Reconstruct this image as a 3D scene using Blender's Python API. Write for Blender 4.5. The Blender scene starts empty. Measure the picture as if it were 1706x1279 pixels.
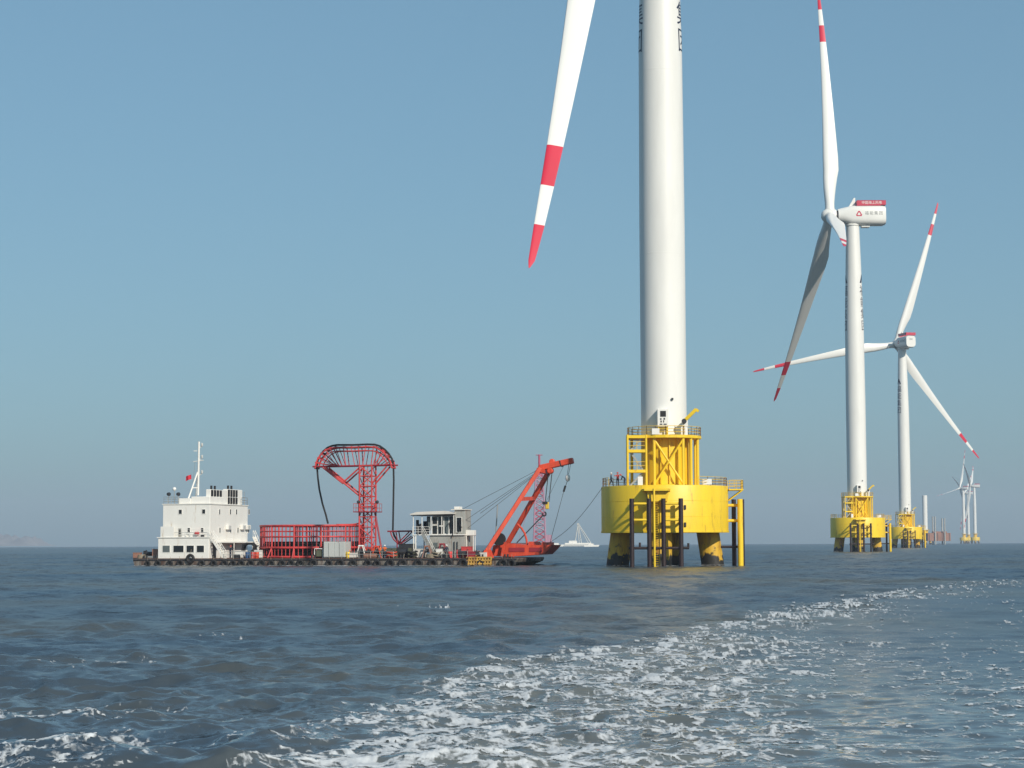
import bpy, bmesh, math, random
import numpy as np
from mathutils import Vector, Matrix
random.seed(7)
R = math.radians
scene = bpy.context.scene
col = scene.collection

# ------------------------------------------------------------------ camera
FPX = 3400.0                      # focal length in photo pixels (1706 wide)
CAMH = 3.1
PITCH = math.atan(265.0 / FPX)
ROLL = -R(0.226)
cam_d = bpy.data.cameras.new('camera')
cam_d.sensor_width = 36.0
cam_d.lens = 36.0 * FPX / 1706.0
cam_d.clip_start = 0.5
cam_d.clip_end = 60000
cam = bpy.data.objects.new('camera', cam_d)
col.objects.link(cam)
RM = Matrix.Rotation(math.pi / 2 + PITCH, 3, 'X') @ Matrix.Rotation(ROLL, 3, 'Z')
cam.matrix_world = Matrix.Translation((0, 0, CAMH)) @ RM.to_4x4()
scene.camera = cam
CAM = Vector((0, 0, CAMH))

# ------------------------------------------------------------------ sky, sun, exposure
SUN_AZ = R(31)      # to the right of straight behind the camera
SUN_EL = R(30)
sun_dir = Vector((math.sin(SUN_AZ) * math.cos(SUN_EL), -math.cos(SUN_AZ) * math.cos(SUN_EL), math.sin(SUN_EL)))
world = bpy.data.worlds.new('World')
scene.world = world
world.use_nodes = True
wn = world.node_tree
wn.nodes.clear()
sky = wn.nodes.new('ShaderNodeTexSky')
sky.sky_type = 'NISHITA'
sky.sun_disc = False
sky.sun_elevation = SUN_EL
sky.sun_rotation = math.atan2(sun_dir.x, sun_dir.y)
sky.air_density = 1.0
sky.dust_density = 1.6
sky.ozone_density = 4.0
bg = wn.nodes.new('ShaderNodeBackground')
bg.inputs['Strength'].default_value = 0.10
wo = wn.nodes.new('ShaderNodeOutputWorld')
gm = wn.nodes.new('ShaderNodeGamma'); gm.inputs['Gamma'].default_value = 0.5      # the phone's soft tone curve
wb = wn.nodes.new('ShaderNodeMix'); wb.data_type = 'RGBA'; wb.blend_type = 'MULTIPLY'
wb.inputs['Factor'].default_value = 1.0
wb.inputs['B'].default_value = (1.40, 2.05, 2.30, 1)       # and its cool white balance
wn.links.new(sky.outputs['Color'], gm.inputs['Color'])
wn.links.new(gm.outputs['Color'], wb.inputs['A'])
wn.links.new(wb.outputs['Result'], bg.inputs['Color'])
wn.links.new(bg.outputs['Background'], wo.inputs['Surface'])
sd = bpy.data.lights.new('sun', 'SUN')
sd.energy = 4.2
sd.angle = R(0.6)
sd.color = (1.0, 0.92, 0.80)
sun = bpy.data.objects.new('sun', sd)
sun.rotation_euler = sun_dir.to_track_quat('Z', 'Y').to_euler()
sun.location = (60, -60, 80)
col.objects.link(sun)
scene.view_settings.view_transform = 'Standard'
scene.view_settings.look = 'None'
scene.view_settings.gamma = 1.0
scene.view_settings.exposure = 0.0
scene.view_settings.use_curve_mapping = False
scene.cycles.use_denoising = True
scene.cycles.max_bounces = 6
scene.cycles.volume_bounces = 0
scene.cycles.caustics_reflective = False

# ------------------------------------------------------------------ helpers
def ray(px, py):
    return RM @ Vector(((px - 853.0) / FPX, -(py - 639.5) / FPX, -1.0))

def at(px, py, Y):
    d = ray(px, py)
    return CAM + d * (Y / d.y)

def on_sea(px, py):
    d = ray(px, py)
    return CAM + d * (-CAMH / d.z)

def tag(o, label=None, cat=None, group=None, kind=None):
    if label: o['label'] = label
    if cat: o['category'] = cat
    if group: o['group'] = group
    if kind: o['kind'] = kind
    return o

class MB:
    def __init__(s):
        s.v = []; s.f = []; s.m = []
    def add(s, vs, fs, mi=0):
        b = len(s.v)
        s.v += [tuple(p) for p in vs]
        s.f += [tuple(i + b for i in f) for f in fs]
        s.m += [mi] * len(fs)
        return s
    def box(s, x0, x1, y0, y1, z0, z1, mi=0):
        return s.add([(x0,y0,z0),(x1,y0,z0),(x1,y1,z0),(x0,y1,z0),(x0,y0,z1),(x1,y0,z1),(x1,y1,z1),(x0,y1,z1)],
                     [(0,3,2,1),(4,5,6,7),(0,1,5,4),(1,2,6,5),(2,3,7,6),(3,0,4,7)], mi)
    def cbox(s, c, sx, sy, sz, mi=0):
        return s.box(c[0]-sx/2, c[0]+sx/2, c[1]-sy/2, c[1]+sy/2, c[2]-sz/2, c[2]+sz/2, mi)
    def prism(s, poly, y0, y1, mi=0):
        """poly: (x,z) outline counter-clockwise seen from -y, extruded in y"""
        n = len(poly)
        vs = [(x, y0, z) for x, z in poly] + [(x, y1, z) for x, z in poly]
        fs = [tuple(range(n)), tuple(range(2*n-1, n-1, -1))]
        for i in range(n):
            j = (i+1) % n
            fs.append((j, i, n+i, n+j))
        return s.add(vs, fs, mi)
    def plate(s, poly, z0, z1, mi=0):
        n = len(poly)
        vs = [(x, y, z0) for x, y in poly] + [(x, y, z1) for x, y in poly]
        fs = [tuple(range(n-1, -1, -1)), tuple(range(n, 2*n))]
        for i in range(n):
            j = (i+1) % n
            fs.append((i, j, n+j, n+i))
        return s.add(vs, fs, mi)
    def tube(s, p, q, r, r2=None, n=8, cap=True, mi=0):
        p = Vector(p); q = Vector(q)
        r2 = r if r2 is None else r2
        d = (q-p).normalized()
        a = d.orthogonal().normalized(); b = d.cross(a)
        vs = []
        for c, rr in ((p, r), (q, r2)):
            for i in range(n):
                t = 2*math.pi*i/n
                vs.append(c + a*(rr*math.cos(t)) + b*(rr*math.sin(t)))
        fs = [(i, (i+1) % n, n+(i+1) % n, n+i) for i in range(n)]
        if cap:
            fs += [tuple(range(n-1, -1, -1)), tuple(range(n, 2*n))]
        return s.add(vs, fs, mi)
    def beam(s, p, q, w, h, mi=0):
        """rectangular bar, w sideways, h upwards"""
        p = Vector(p); q = Vector(q)
        d = (q-p).normalized()
        up = Vector((0,0,1))
        if abs(d.z) > 0.98: up = Vector((0,1,0))
        a = d.cross(up).normalized(); b = a.cross(d).normalized()
        vs = []
        for c in (p, q):
            for sa, sb in ((-1,-1),(1,-1),(1,1),(-1,1)):
                vs.append(c + a*(sa*w/2) + b*(sb*h/2))
        return s.add(vs, [(3,2,1,0),(4,5,6,7),(0,1,5,4),(1,2,6,5),(2,3,7,6),(3,0,4,7)], mi)
    def path(s, pts, r, n=6, mi=0):
        pts = [Vector(p) for p in pts]
        vs = []; m = len(pts)
        prev = None
        for i, p in enumerate(pts):
            d = (pts[min(i+1, m-1)] - pts[max(i-1, 0)]).normalized()
            if prev is None: a = d.orthogonal().normalized()
            else: a = (prev - d*prev.dot(d)).normalized()
            prev = a
            b = d.cross(a)
            for k in range(n):
                t = 2*math.pi*k/n
                vs.append(p + a*(r*math.cos(t)) + b*(r*math.sin(t)))
        fs = []
        for i in range(m-1):
            for k in range(n):
                fs.append((i*n+k, i*n+(k+1) % n, (i+1)*n+(k+1) % n, (i+1)*n+k))
        fs += [tuple(range(n-1, -1, -1)), tuple((m-1)*n+k for k in range(n))]
        return s.add(vs, fs, mi)
    def ring(s, c, rad, r, n=48, k=6, ax='z', a0=0, a1=2*math.pi, mi=0):
        full = abs(a1-a0-2*math.pi) < 1e-6
        pts = []
        for i in range(n + (0 if full else 1)):
            t = a0 + (a1-a0)*i/n
            if ax == 'z': pts.append((Vector((math.cos(t), math.sin(t), 0)), Vector((0,0,1))))
            elif ax == 'y': pts.append((Vector((math.cos(t), 0, math.sin(t))), Vector((0,1,0))))
            else: pts.append((Vector((0, math.cos(t), math.sin(t))), Vector((1,0,0))))
        vs = []
        for e, up in pts:
            for j in range(k):
                u = 2*math.pi*j/k
                vs.append(Vector(c) + e*(rad + r*math.cos(u)) + up*(r*math.sin(u)))
        m = len(pts); fs = []
        for i in range(m if full else m-1):
            for j in range(k):
                i2 = (i+1) % m
                fs.append((i*k+j, i2*k+j, i2*k+(j+1) % k, i*k+(j+1) % k))
        return s.add(vs, fs, mi)
    def lathe(s, prof, n=32, c=(0,0,0), mi=0, ax='z'):
        """prof: list of (radius, height)"""
        vs = []
        for r, z in prof:
            for i in range(n):
                t = 2*math.pi*i/n
                if ax == 'z': vs.append((c[0]+r*math.cos(t), c[1]+r*math.sin(t), c[2]+z))
                elif ax == 'x': vs.append((c[0]+z, c[1]+r*math.cos(t), c[2]+r*math.sin(t)))
                else: vs.append((c[0]+r*math.cos(t), c[1]-z, c[2]+r*math.sin(t)))
        fs = []
        m = len(prof)
        for j in range(m-1):
            for i in range(n):
                fs.append((j*n+i, j*n+(i+1) % n, (j+1)*n+(i+1) % n, (j+1)*n+i))
        if prof[0][0] > 1e-4: fs.append(tuple(range(n-1, -1, -1)))
        if prof[-1][0] > 1e-4: fs.append(tuple((m-1)*n+i for i in range(n)))
        return s.add(vs, fs, mi)
    def mesh(s, name, mats, smooth=False, off=(0,0,0), bevel=0):
        me = bpy.data.meshes.new(name)
        ox, oy, oz = off
        me.from_pydata([(x-ox, y-oy, z-oz) for x, y, z in s.v], [], s.f)
        if not isinstance(mats, (list, tuple)): mats = [mats]
        for m in mats: me.materials.append(m)
        if len(mats) > 1: me.polygons.foreach_set('material_index', s.m)
        if bevel:
            bm = bmesh.new(); bm.from_mesh(me)
            bmesh.ops.bevel(bm, geom=bm.edges[:], offset=bevel, segments=1, affect='EDGES')
            bm.to_mesh(me); bm.free()
        if smooth:
            me.polygons.foreach_set('use_smooth', [True]*len(me.polygons))
            try: me.set_sharp_from_angle(angle=R(35))
            except Exception: pass
        me.update()
        return me
    def build(s, name, mats, parent=None, smooth=False, bevel=0):
        off = (0,0,0)
        p = parent
        while p is not None:
            if 'off' in OFF.get(p.name, {}): off = OFF[p.name]['off']; break
            p = p.parent
        o = bpy.data.objects.new(name, s.mesh(name, mats, smooth, off, bevel))
        col.objects.link(o)
        o.parent = parent
        return o
OFF = {}

def thing(name, label, cat, loc=(0,0,0), rz=0.0, group=None, off=None):
    o = bpy.data.objects.new(name, None)
    col.objects.link(o)
    o.location = loc
    o.rotation_euler = (0, 0, rz)
    o.empty_display_size = 0.5
    if off is not None: OFF[o.name] = {'off': off}
    return tag(o, label, cat, group)

UC = {}
def strut(parent, name, p, q, r, mat, n=8):
    """one straight member: shares a unit cylinder per material"""
    k = (mat.name, n)
    if k not in UC:
        UC[k] = MB().tube((0,0,0), (0,0,1), 1.0, n=n).mesh('member', mat, smooth=True)
    o = bpy.data.objects.new(name, UC[k])
    col.objects.link(o)
    pp = parent
    off = Vector((0,0,0))
    while pp is not None:
        if 'off' in OFF.get(pp.name, {}): off = Vector(OFF[pp.name]['off']); break
        pp = pp.parent
    p = Vector(p) - off; q = Vector(q) - off
    d = q - p
    o.parent = parent
    o.matrix_local = Matrix.Translation(p) @ d.to_track_quat('Z', 'Y').to_matrix().to_4x4() @ Matrix.Diagonal((r, r, d.length, 1))
    return o

def railing(pts, h=1.1, r=0.025, step=1.5, mids=(0.55,), closed=False):
    """pts at deck level; posts and rails as one part"""
    m = MB()
    pts = [Vector(p) for p in pts]
    if closed: pts = pts + [pts[0]]
    for a, b in zip(pts[:-1], pts[1:]):
        L = (b-a).length
        k = max(1, round(L/step))
        for i in range(k+1):
            c = a.lerp(b, i/k)
            m.tube(c, c+Vector((0,0,h)), r, n=5)
        for hh in tuple(mids)+(h,):
            m.tube(a+Vector((0,0,hh)), b+Vector((0,0,hh)), r, n=5)
    return m

# ------------------------------------------------------------------ materials
def mat(name, c, rough=0.5, metal=0.0, var=0.12, scale=0.6, rust=0.0, rustc=(0.16,0.06,0.025), streak=True, bump=0.0, spec=0.5):
    m = bpy.data.materials.new(name)
    m.use_nodes = True
    nt = m.node_tree; nd = nt.nodes; lk = nt.links
    b = nd['Principled BSDF']
    b.inputs['Roughness'].default_value = rough
    b.inputs['Metallic'].default_value = metal
    b.inputs['Specular IOR Level'].default_value = spec
    geo = nd.new('ShaderNodeNewGeometry')
    mp = nd.new('ShaderNodeMapping')
    mp.inputs['Scale'].default_value = (1, 1, 0.18 if streak else 1)
    lk.new(geo.outputs['Position'], mp.inputs['Vector'])
    n1 = nd.new('ShaderNodeTexNoise')
    n1.inputs['Scale'].default_value = scale
    n1.inputs['Detail'].default_value = 6
    n1.inputs['Roughness'].default_value = 0.6
    lk.new(mp.outputs['Vector'], n1.inputs['Vector'])
    mix = nd.new('ShaderNodeMix'); mix.data_type = 'RGBA'
    mix.inputs['A'].default_value = (*[x*(1-var) for x in c], 1)
    mix.inputs['B'].default_value = (*[min(1, x*(1+var*0.6)) for x in c], 1)
    mr = nd.new('ShaderNodeMapRange')
    mr.inputs['From Min'].default_value = 0.3; mr.inputs['From Max'].default_value = 0.7
    lk.new(n1.outputs['Fac'], mr.inputs['Value'])
    lk.new(mr.outputs['Result'], mix.inputs['Factor'])
    out = mix.outputs['Result']
    if rust > 0:
        n2 = nd.new('ShaderNodeTexNoise')
        n2.inputs['Scale'].default_value = scale*2.3
        n2.inputs['Detail'].default_value = 8
        n2.inputs['Roughness'].default_value = 0.7
        lk.new(mp.outputs['Vector'], n2.inputs['Vector'])
        r2 = nd.new('ShaderNodeMapRange')
        r2.inputs['From Min'].default_value = 0.62 - rust*0.35
        r2.inputs['From Max'].default_value = 0.72 - rust*0.25
        lk.new(n2.outputs['Fac'], r2.inputs['Value'])
        mx = nd.new('ShaderNodeMix'); mx.data_type = 'RGBA'
        mx.inputs['B'].default_value = (*rustc, 1)
        lk.new(r2.outputs['Result'], mx.inputs['Factor'])
        lk.new(out, mx.inputs['A'])
        out = mx.outputs['Result']
    lk.new(out, b.inputs['Base Color'])
    if bump:
        bp = nd.new('ShaderNodeBump')
        bp.inputs['Strength'].default_value = bump
        bp.inputs['Distance'].default_value = 0.05
        lk.new(n1.outputs['Fac'], bp.inputs['Height'])
        lk.new(bp.outputs['Normal'], b.inputs['Normal'])
    return m

M = {}
M['tower_white'] = mat('tower_white_paint', (0.78,0.77,0.73), 0.42, var=0.06, scale=0.5)
M['blade_white'] = mat('blade_white_gelcoat', (0.78,0.77,0.73), 0.38, var=0.03, scale=0.2)
M['blade_red'] = mat('blade_red_paint', (0.62,0.022,0.055), 0.42, var=0.08, scale=0.3)
M['nacelle_white'] = mat('nacelle_shell', (0.76,0.75,0.71), 0.4, var=0.05, scale=0.4)
M['panel_red'] = mat('red_panel_paint', (0.52,0.03,0.07), 0.45, var=0.1)
M['letter_dark'] = mat('dark_blue_lettering', (0.012,0.018,0.05), 0.5, var=0.1)
M['letter_grey'] = mat('grey_lettering', (0.16,0.17,0.17), 0.5, var=0.1)
M['letter_white'] = mat('white_lettering', (0.8,0.78,0.76), 0.5, var=0.05)
M['yellow'] = mat('yellow_paint', (0.85,0.575,0.022), 0.45, var=0.12, scale=0.6, rust=0.12, rustc=(0.45,0.25,0.035))
M['yellow_rail'] = mat('yellow_rail_paint', (0.74,0.50,0.06), 0.5, var=0.1)
M['grey_galv'] = mat('galvanised_steel', (0.42,0.42,0.40), 0.45, metal=0.5, var=0.15)
M['black'] = mat('black_rubber', (0.012,0.011,0.012), 0.7, var=0.3, scale=2)
M['fender'] = mat('fender_dark_maroon', (0.022,0.010,0.012), 0.6, var=0.4, scale=1.2, rust=0.15, rustc=(0.06,0.022,0.014))
M['dark'] = mat('dark_steel', (0.03,0.03,0.033), 0.5, var=0.3, scale=1.5)
M['glass'] = mat('dark_window_glass', (0.015,0.018,0.02), 0.12, var=0.2, streak=False)
M['glass_grey'] = mat('grey_curtained_glass', (0.12,0.14,0.14), 0.2, var=0.2, streak=False)
M['ship_white'] = mat('ship_white_paint', (0.80,0.78,0.73), 0.5, var=0.05, scale=0.7, rust=0.08, rustc=(0.58,0.48,0.37))
M['deck'] = mat('rusty_deck', (0.11,0.06,0.045), 0.8, var=0.4, scale=0.8, rust=0.4, rustc=(0.15,0.065,0.04), streak=False)
M['hull'] = mat('rusty_black_hull', (0.21,0.19,0.165), 0.75, var=0.45, scale=0.7, rust=0.55, rustc=(0.075,0.042,0.032))
M['hull_boot'] = mat('hull_wet_black', (0.014,0.012,0.012), 0.4, var=0.3)
M['red'] = mat('red_steel_paint', (0.62,0.060,0.058), 0.55, var=0.34, scale=1.3, rust=0.22, rustc=(0.30,0.05,0.035))
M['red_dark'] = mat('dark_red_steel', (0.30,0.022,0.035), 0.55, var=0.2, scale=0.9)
M['orange_red'] = mat('orange_red_crane_paint', (0.68,0.075,0.030), 0.5, var=0.25, scale=1.1, rust=0.18, rustc=(0.34,0.06,0.03))
M['grey_box'] = mat('grey_container_paint', (0.50,0.51,0.49), 0.55, var=0.08, scale=0.7, rust=0.06)
M['cabin_grey'] = mat('cabin_grey_paint', (0.37,0.37,0.34), 0.6, var=0.18, scale=1.0, rust=0.22, rustc=(0.22,0.16,0.12))
M['roof_pale'] = mat('pale_roof_sheet', (0.70,0.66,0.60), 0.5, var=0.08)
M['yellow_rust'] = mat('weathered_yellow', (0.55,0.32,0.06), 0.65, var=0.25, scale=1.2, rust=0.5, rustc=(0.20,0.09,0.04))
M['rope'] = mat('rope_fibre', (0.30,0.25,0.18), 0.9, var=0.3, scale=3)
M['wire'] = mat('steel_wire', (0.05,0.055,0.06), 0.5, var=0.2)
M['green_machine'] = mat('olive_machine_paint', (0.10,0.11,0.07), 0.6, var=0.25, scale=1.5, rust=0.2)
M['blue_drum'] = mat('blue_drum_paint', (0.03,0.09,0.22), 0.5, var=0.2)
M['orange_vest'] = mat('orange_workwear', (0.75,0.16,0.03), 0.8, var=0.15, scale=4)
M['navy'] = mat('navy_workwear', (0.02,0.025,0.05), 0.85, var=0.2, scale=4)
M['skin'] = mat('skin', (0.42,0.24,0.16), 0.6, var=0.1, scale=4)
M['helmet_red'] = mat('red_helmet', (0.55,0.04,0.03), 0.35, var=0.05)
M['helmet_white'] = mat('white_helmet', (0.75,0.75,0.72), 0.35, var=0.05)
M['flag_red'] = mat('flag_cloth', (0.60,0.02,0.04), 0.8, var=0.1, scale=3)
M['rust_pink'] = mat('rust_primer', (0.34,0.17,0.12), 0.7, var=0.2)
M['lattice_red'] = mat('lattice_red_paint', (0.45,0.05,0.10), 0.6, var=0.15)
M['lattice_white'] = mat('lattice_white_paint', (0.42,0.22,0.30), 0.6, var=0.15)
M['hill'] = mat('bare_hill', (0.24,0.23,0.22), 0.9, var=0.35, scale=0.012, streak=False)

def pile_material():
    m = mat('pile_with_marine_growth', (0.66,0.40,0.03), 0.55, var=0.2, scale=0.7, rust=0.25, rustc=(0.30,0.12,0.03))
    nt = m.node_tree; nd = nt.nodes; lk = nt.links
    b = nd['Principled BSDF']
    prev = b.inputs['Base Color'].links[0].from_socket
    geo = nd.new('ShaderNodeNewGeometry')
    sx = nd.new('ShaderNodeSeparateXYZ'); lk.new(geo.outputs['Position'], sx.inputs[0])
    nz = nd.new('ShaderNodeTexNoise'); nz.inputs['Scale'].default_value = 0.9; nz.inputs['Detail'].default_value = 5
    lk.new(geo.outputs['Position'], nz.inputs['Vector'])
    ad = nd.new('ShaderNodeMath'); ad.operation = 'MULTIPLY_ADD'
    ad.inputs[1].default_value = -6.0
    lk.new(nz.outputs['Fac'], ad.inputs[0]); lk.new(sx.outputs['Z'], ad.inputs[2])
    mr = nd.new('ShaderNodeMapRange')
    mr.inputs['From Min'].default_value = -1.75; mr.inputs['From Max'].default_value = -1.25
    mr.inputs['To Min'].default_value = 1; mr.inputs['To Max'].default_value = 0
    lk.new(ad.outputs[0], mr.inputs['Value'])
    mx = nd.new('ShaderNodeMix'); mx.data_type = 'RGBA'
    mx.inputs['B'].default_value = (0.018, 0.016, 0.013, 1)
    lk.new(mr.outputs['Result'], mx.inputs['Factor']); lk.new(prev, mx.inputs['A'])
    lk.new(mx.outputs['Result'], b.inputs['Base Color'])
    bp = nd.new('ShaderNodeBump'); bp.inputs['Strength'].default_value = 0.6; bp.inputs['Distance'].default_value = 0.15
    lk.new(nz.outputs['Fac'], bp.inputs['Height']); lk.new(bp.outputs['Normal'], b.inputs['Normal'])
    return m
M['pile'] = pile_material()

def water_material():
    m = bpy.data.materials.new('sea_water')
    m.use_nodes = True
    nt = m.node_tree; nd = nt.nodes; lk = nt.links
    b = nd['Principled BSDF']
    b.inputs['Roughness'].default_value = 0.09
    b.inputs['IOR'].default_value = 1.333
    geo = nd.new('ShaderNodeNewGeometry')
    cal = nd.new('ShaderNodeAttribute'); cal.attribute_name = 'calm'
    def slopes(scale, amp, det, rot, sy):
        mp = nd.new('ShaderNodeMapping'); mp.inputs['Rotation'].default_value = (0, 0, rot)
        mp.inputs['Scale'].default_value = (1, sy, 1)
        lk.new(geo.outputs['Position'], mp.inputs['Vector'])
        n = nd.new('ShaderNodeTexNoise'); n.inputs['Scale'].default_value = scale
        n.inputs['Detail'].default_value = det; n.inputs['Roughness'].default_value = 0.55
        lk.new(mp.outputs['Vector'], n.inputs['Vector'])
        s = nd.new('ShaderNodeVectorMath'); s.operation = 'SUBTRACT'
        s.inputs[1].default_value = (0.5, 0.5, 0.5); lk.new(n.outputs['Color'], s.inputs[0])
        k = nd.new('ShaderNodeVectorMath'); k.operation = 'MULTIPLY'
        k.inputs[1].default_value = (amp, amp*1.25, 0); lk.new(s.outputs[0], k.inputs[0])
        return k.outputs[0]
    a1 = slopes(0.30, 0.18, 2, 0.25, 1.6)
    a2 = slopes(1.3, 0.72, 3, -0.2, 1.7)
    a3 = slopes(5.0, 0.60, 4, 0.1, 1.5)
    s1 = nd.new('ShaderNodeVectorMath'); s1.operation = 'ADD'; lk.new(a1, s1.inputs[0]); lk.new(a2, s1.inputs[1])
    # waves too fine for the mesh at that distance become surface roughness
    chop = nd.new('ShaderNodeAttribute'); chop.attribute_name = 'chop'
    q1 = nd.new('ShaderNodeMath'); q1.operation = 'MULTIPLY_ADD'; q1.inputs[1].default_value = 0.30; q1.inputs[2].default_value = 0.005
    lk.new(chop.outputs['Fac'], q1.inputs[0])
    q2 = nd.new('ShaderNodeMath'); q2.operation = 'SQRT'; lk.new(q1.outputs[0], q2.inputs[0])
    lk.new(q2.outputs[0], b.inputs['Roughness'])
    s2 = nd.new('ShaderNodeVectorMath'); s2.operation = 'ADD'; lk.new(s1.outputs[0], s2.inputs[0]); lk.new(a3, s2.inputs[1])
    cm = nd.new('ShaderNodeMapRange'); cm.inputs['To Min'].default_value = 1.0; cm.inputs['To Max'].default_value = 0.24
    lk.new(cal.outputs['Fac'], cm.inputs['Value'])
    sc = nd.new('ShaderNodeVectorMath'); sc.operation = 'SCALE'
    lk.new(s2.outputs[0], sc.inputs[0]); lk.new(cm.outputs['Result'], sc.inputs['Scale'])
    ad = nd.new('ShaderNodeVectorMath'); ad.operation = 'ADD'
    lk.new(geo.outputs['Normal'], ad.inputs[0]); lk.new(sc.outputs[0], ad.inputs[1])
    nm = nd.new('ShaderNodeVectorMath'); nm.operation = 'NORMALIZE'; lk.new(ad.outputs[0], nm.inputs[0])
    lk.new(nm.outputs[0], b.inputs['Normal'])
    n = nd.new('ShaderNodeTexNoise'); n.inputs['Scale'].default_value = 0.035; n.inputs['Detail'].default_value = 5
    lk.new(geo.outputs['Position'], n.inputs['Vector'])
    mx = nd.new('ShaderNodeMix'); mx.data_type = 'RGBA'
    mx.inputs['A'].default_value = (0.034, 0.060, 0.092, 1)
    mx.inputs['B'].default_value = (0.086, 0.088, 0.074, 1)
    mr = nd.new('ShaderNodeMapRange'); mr.inputs['From Min'].default_value = 0.35; mr.inputs['From Max'].default_value = 0.65
    lk.new(n.outputs['Fac'], mr.inputs['Value']); lk.new(mr.outputs['Result'], mx.inputs['Factor'])
    ar = nd.new('ShaderNodeAttribute'); ar.attribute_name = 'aerated'
    ma = nd.new('ShaderNodeMix'); ma.data_type = 'RGBA'; ma.inputs['B'].default_value = (0.15, 0.16, 0.15, 1)
    lk.new(ar.outputs['Fac'], ma.inputs['Factor']); lk.new(mx.outputs['Result'], ma.inputs['A'])
    lk.new(ma.outputs['Result'], b.inputs['Base Color'])
    return m
M['water'] = water_material()
def foam_material():
    m = mat('sea_foam', (0.68,0.70,0.71), 0.8, var=0.2, scale=3.5, streak=False, bump=0.3)
    nt = m.node_tree; nd = nt.nodes; lk = nt.links
    cv_ = nd.new('ShaderNodeAttribute'); cv_.attribute_name = 'cover'
    geo = nd.new('ShaderNodeNewGeometry')
    n = nd.new('ShaderNodeTexNoise'); n.inputs['Scale'].default_value = 9.0; n.inputs['Detail'].default_value = 5
    lk.new(geo.outputs['Position'], n.inputs['Vector'])
    a = nd.new('ShaderNodeMath'); a.operation = 'MULTIPLY_ADD'; a.inputs[1].default_value = 0.9; 
    lk.new(n.outputs['Fac'], a.inputs[0]); lk.new(cv_.outputs['Fac'], a.inputs[2])
    r = nd.new('ShaderNodeMapRange'); r.interpolation_type = 'SMOOTHSTEP'
    r.inputs['From Min'].default_value = 0.45; r.inputs['From Max'].default_value = 1.20; r.inputs['To Max'].default_value = 0.88
    lk.new(a.outputs[0], r.inputs['Value'])
    lk.new(r.outputs['Result'], nd['Principled BSDF'].inputs['Alpha'])
    return m
M['foam'] = foam_material()

# ------------------------------------------------------------------ sea
rng = np.random.default_rng(11)
def vnoise(x, y, seed):
    xi = np.floor(x).astype(np.int64); yi = np.floor(y).astype(np.int64)
    fx = x - xi; fy = y - yi
    fx = fx*fx*fx*(fx*(fx*6-15)+10); fy = fy*fy*fy*(fy*(fy*6-15)+10)
    def h(a, b):
        n = (a*374761393 + b*668265263 + seed*1442695041) & 0xffffffff
        n = ((n ^ (n >> 13)) * 1274126177) & 0xffffffff
        return ((n ^ (n >> 16)) & 0xffff) / 65535.0
    return (h(xi,yi)*(1-fx)+h(xi+1,yi)*fx)*(1-fy) + (h(xi,yi+1)*(1-fx)+h(xi+1,yi+1)*fx)*fy
def fbm(x, y, seed, oct=4):
    s = 0; a = 0.5; t = 0
    for o in range(oct):
        s = s + a*vnoise(x*2**o, y*2**o, seed+o*17); t += a; a *= 0.5
    return s/t
def ridged(x, y, seed, oct=4):
    s = 0; a = 0.5; t = 0
    for o in range(oct):
        s = s + a*(1-np.abs(2*vnoise(x*2**o, y*2**o, seed+o*31)-1)); t += a; a *= 0.55
    return s/t

WAKE_L = np.array([(-4.6,12),(-4.0,20),(-3.5,27),(-3.1,31.6),(-2.6,39.5),(-0.9,50),(0.8,57),(5,69),(9,83),(15,104),(25,131),(37.5,162),(62,205)], float)
WAKE_R = np.array([(2.0,12),(2.7,20),(3.6,27),(5.4,42),(7.4,56),(9.8,69),(13.2,83),(19.5,104),(30,131),(43,162),(68,205)], float)
SPOTS = [((160,1103),1.1,0.55),((315,1062),1.0,0.5),((372,1063),0.6,0.4),((75,1197),1.3,0.5),((165,1235),1.5,0.5),((190,1245),0.8,0.5),((30,1270),1.4,0.5),
         ((222,1182),1.0,0.35),((395,1202),0.5,0.45),((850,1222),1.2,0.35),((110,1118),0.7,0.3),((560,985),2.2,0.32),((700,1012),1.6,0.30)]

def wave_bank():
    out = []
    for i in range(84):
        lam = 0.42 * (16/0.42) ** (i/83.0)
        th = R(-100) + rng.normal(0, R(34 if lam > 3 else 55))
        k = 2*math.pi/lam
        amp = 0.0104 * lam**0.88 / (1 + (lam/4.3)**2.2)
        out.append((lam, k*math.cos(th), k*math.sin(th), amp*(0.6+0.8*rng.random()), rng.random()*2*math.pi))
    return out

def mk_grid(name, V, F, m):
    me = bpy.data.meshes.new(name)
    me.vertices.add(len(V)); me.vertices.foreach_set('co', V.ravel())
    me.loops.add(F.size); me.loops.foreach_set('vertex_index', F.ravel().astype(np.int32))
    me.polygons.add(len(F)); me.polygons.foreach_set('loop_start', np.arange(0, F.size, 4, dtype=np.int32))
    me.update(calc_edges=True)
    me.polygons.foreach_set('use_smooth', np.ones(len(F), bool))
    me.materials.append(m)
    o = bpy.data.objects.new(name, me); col.objects.link(o)
    return o

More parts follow.
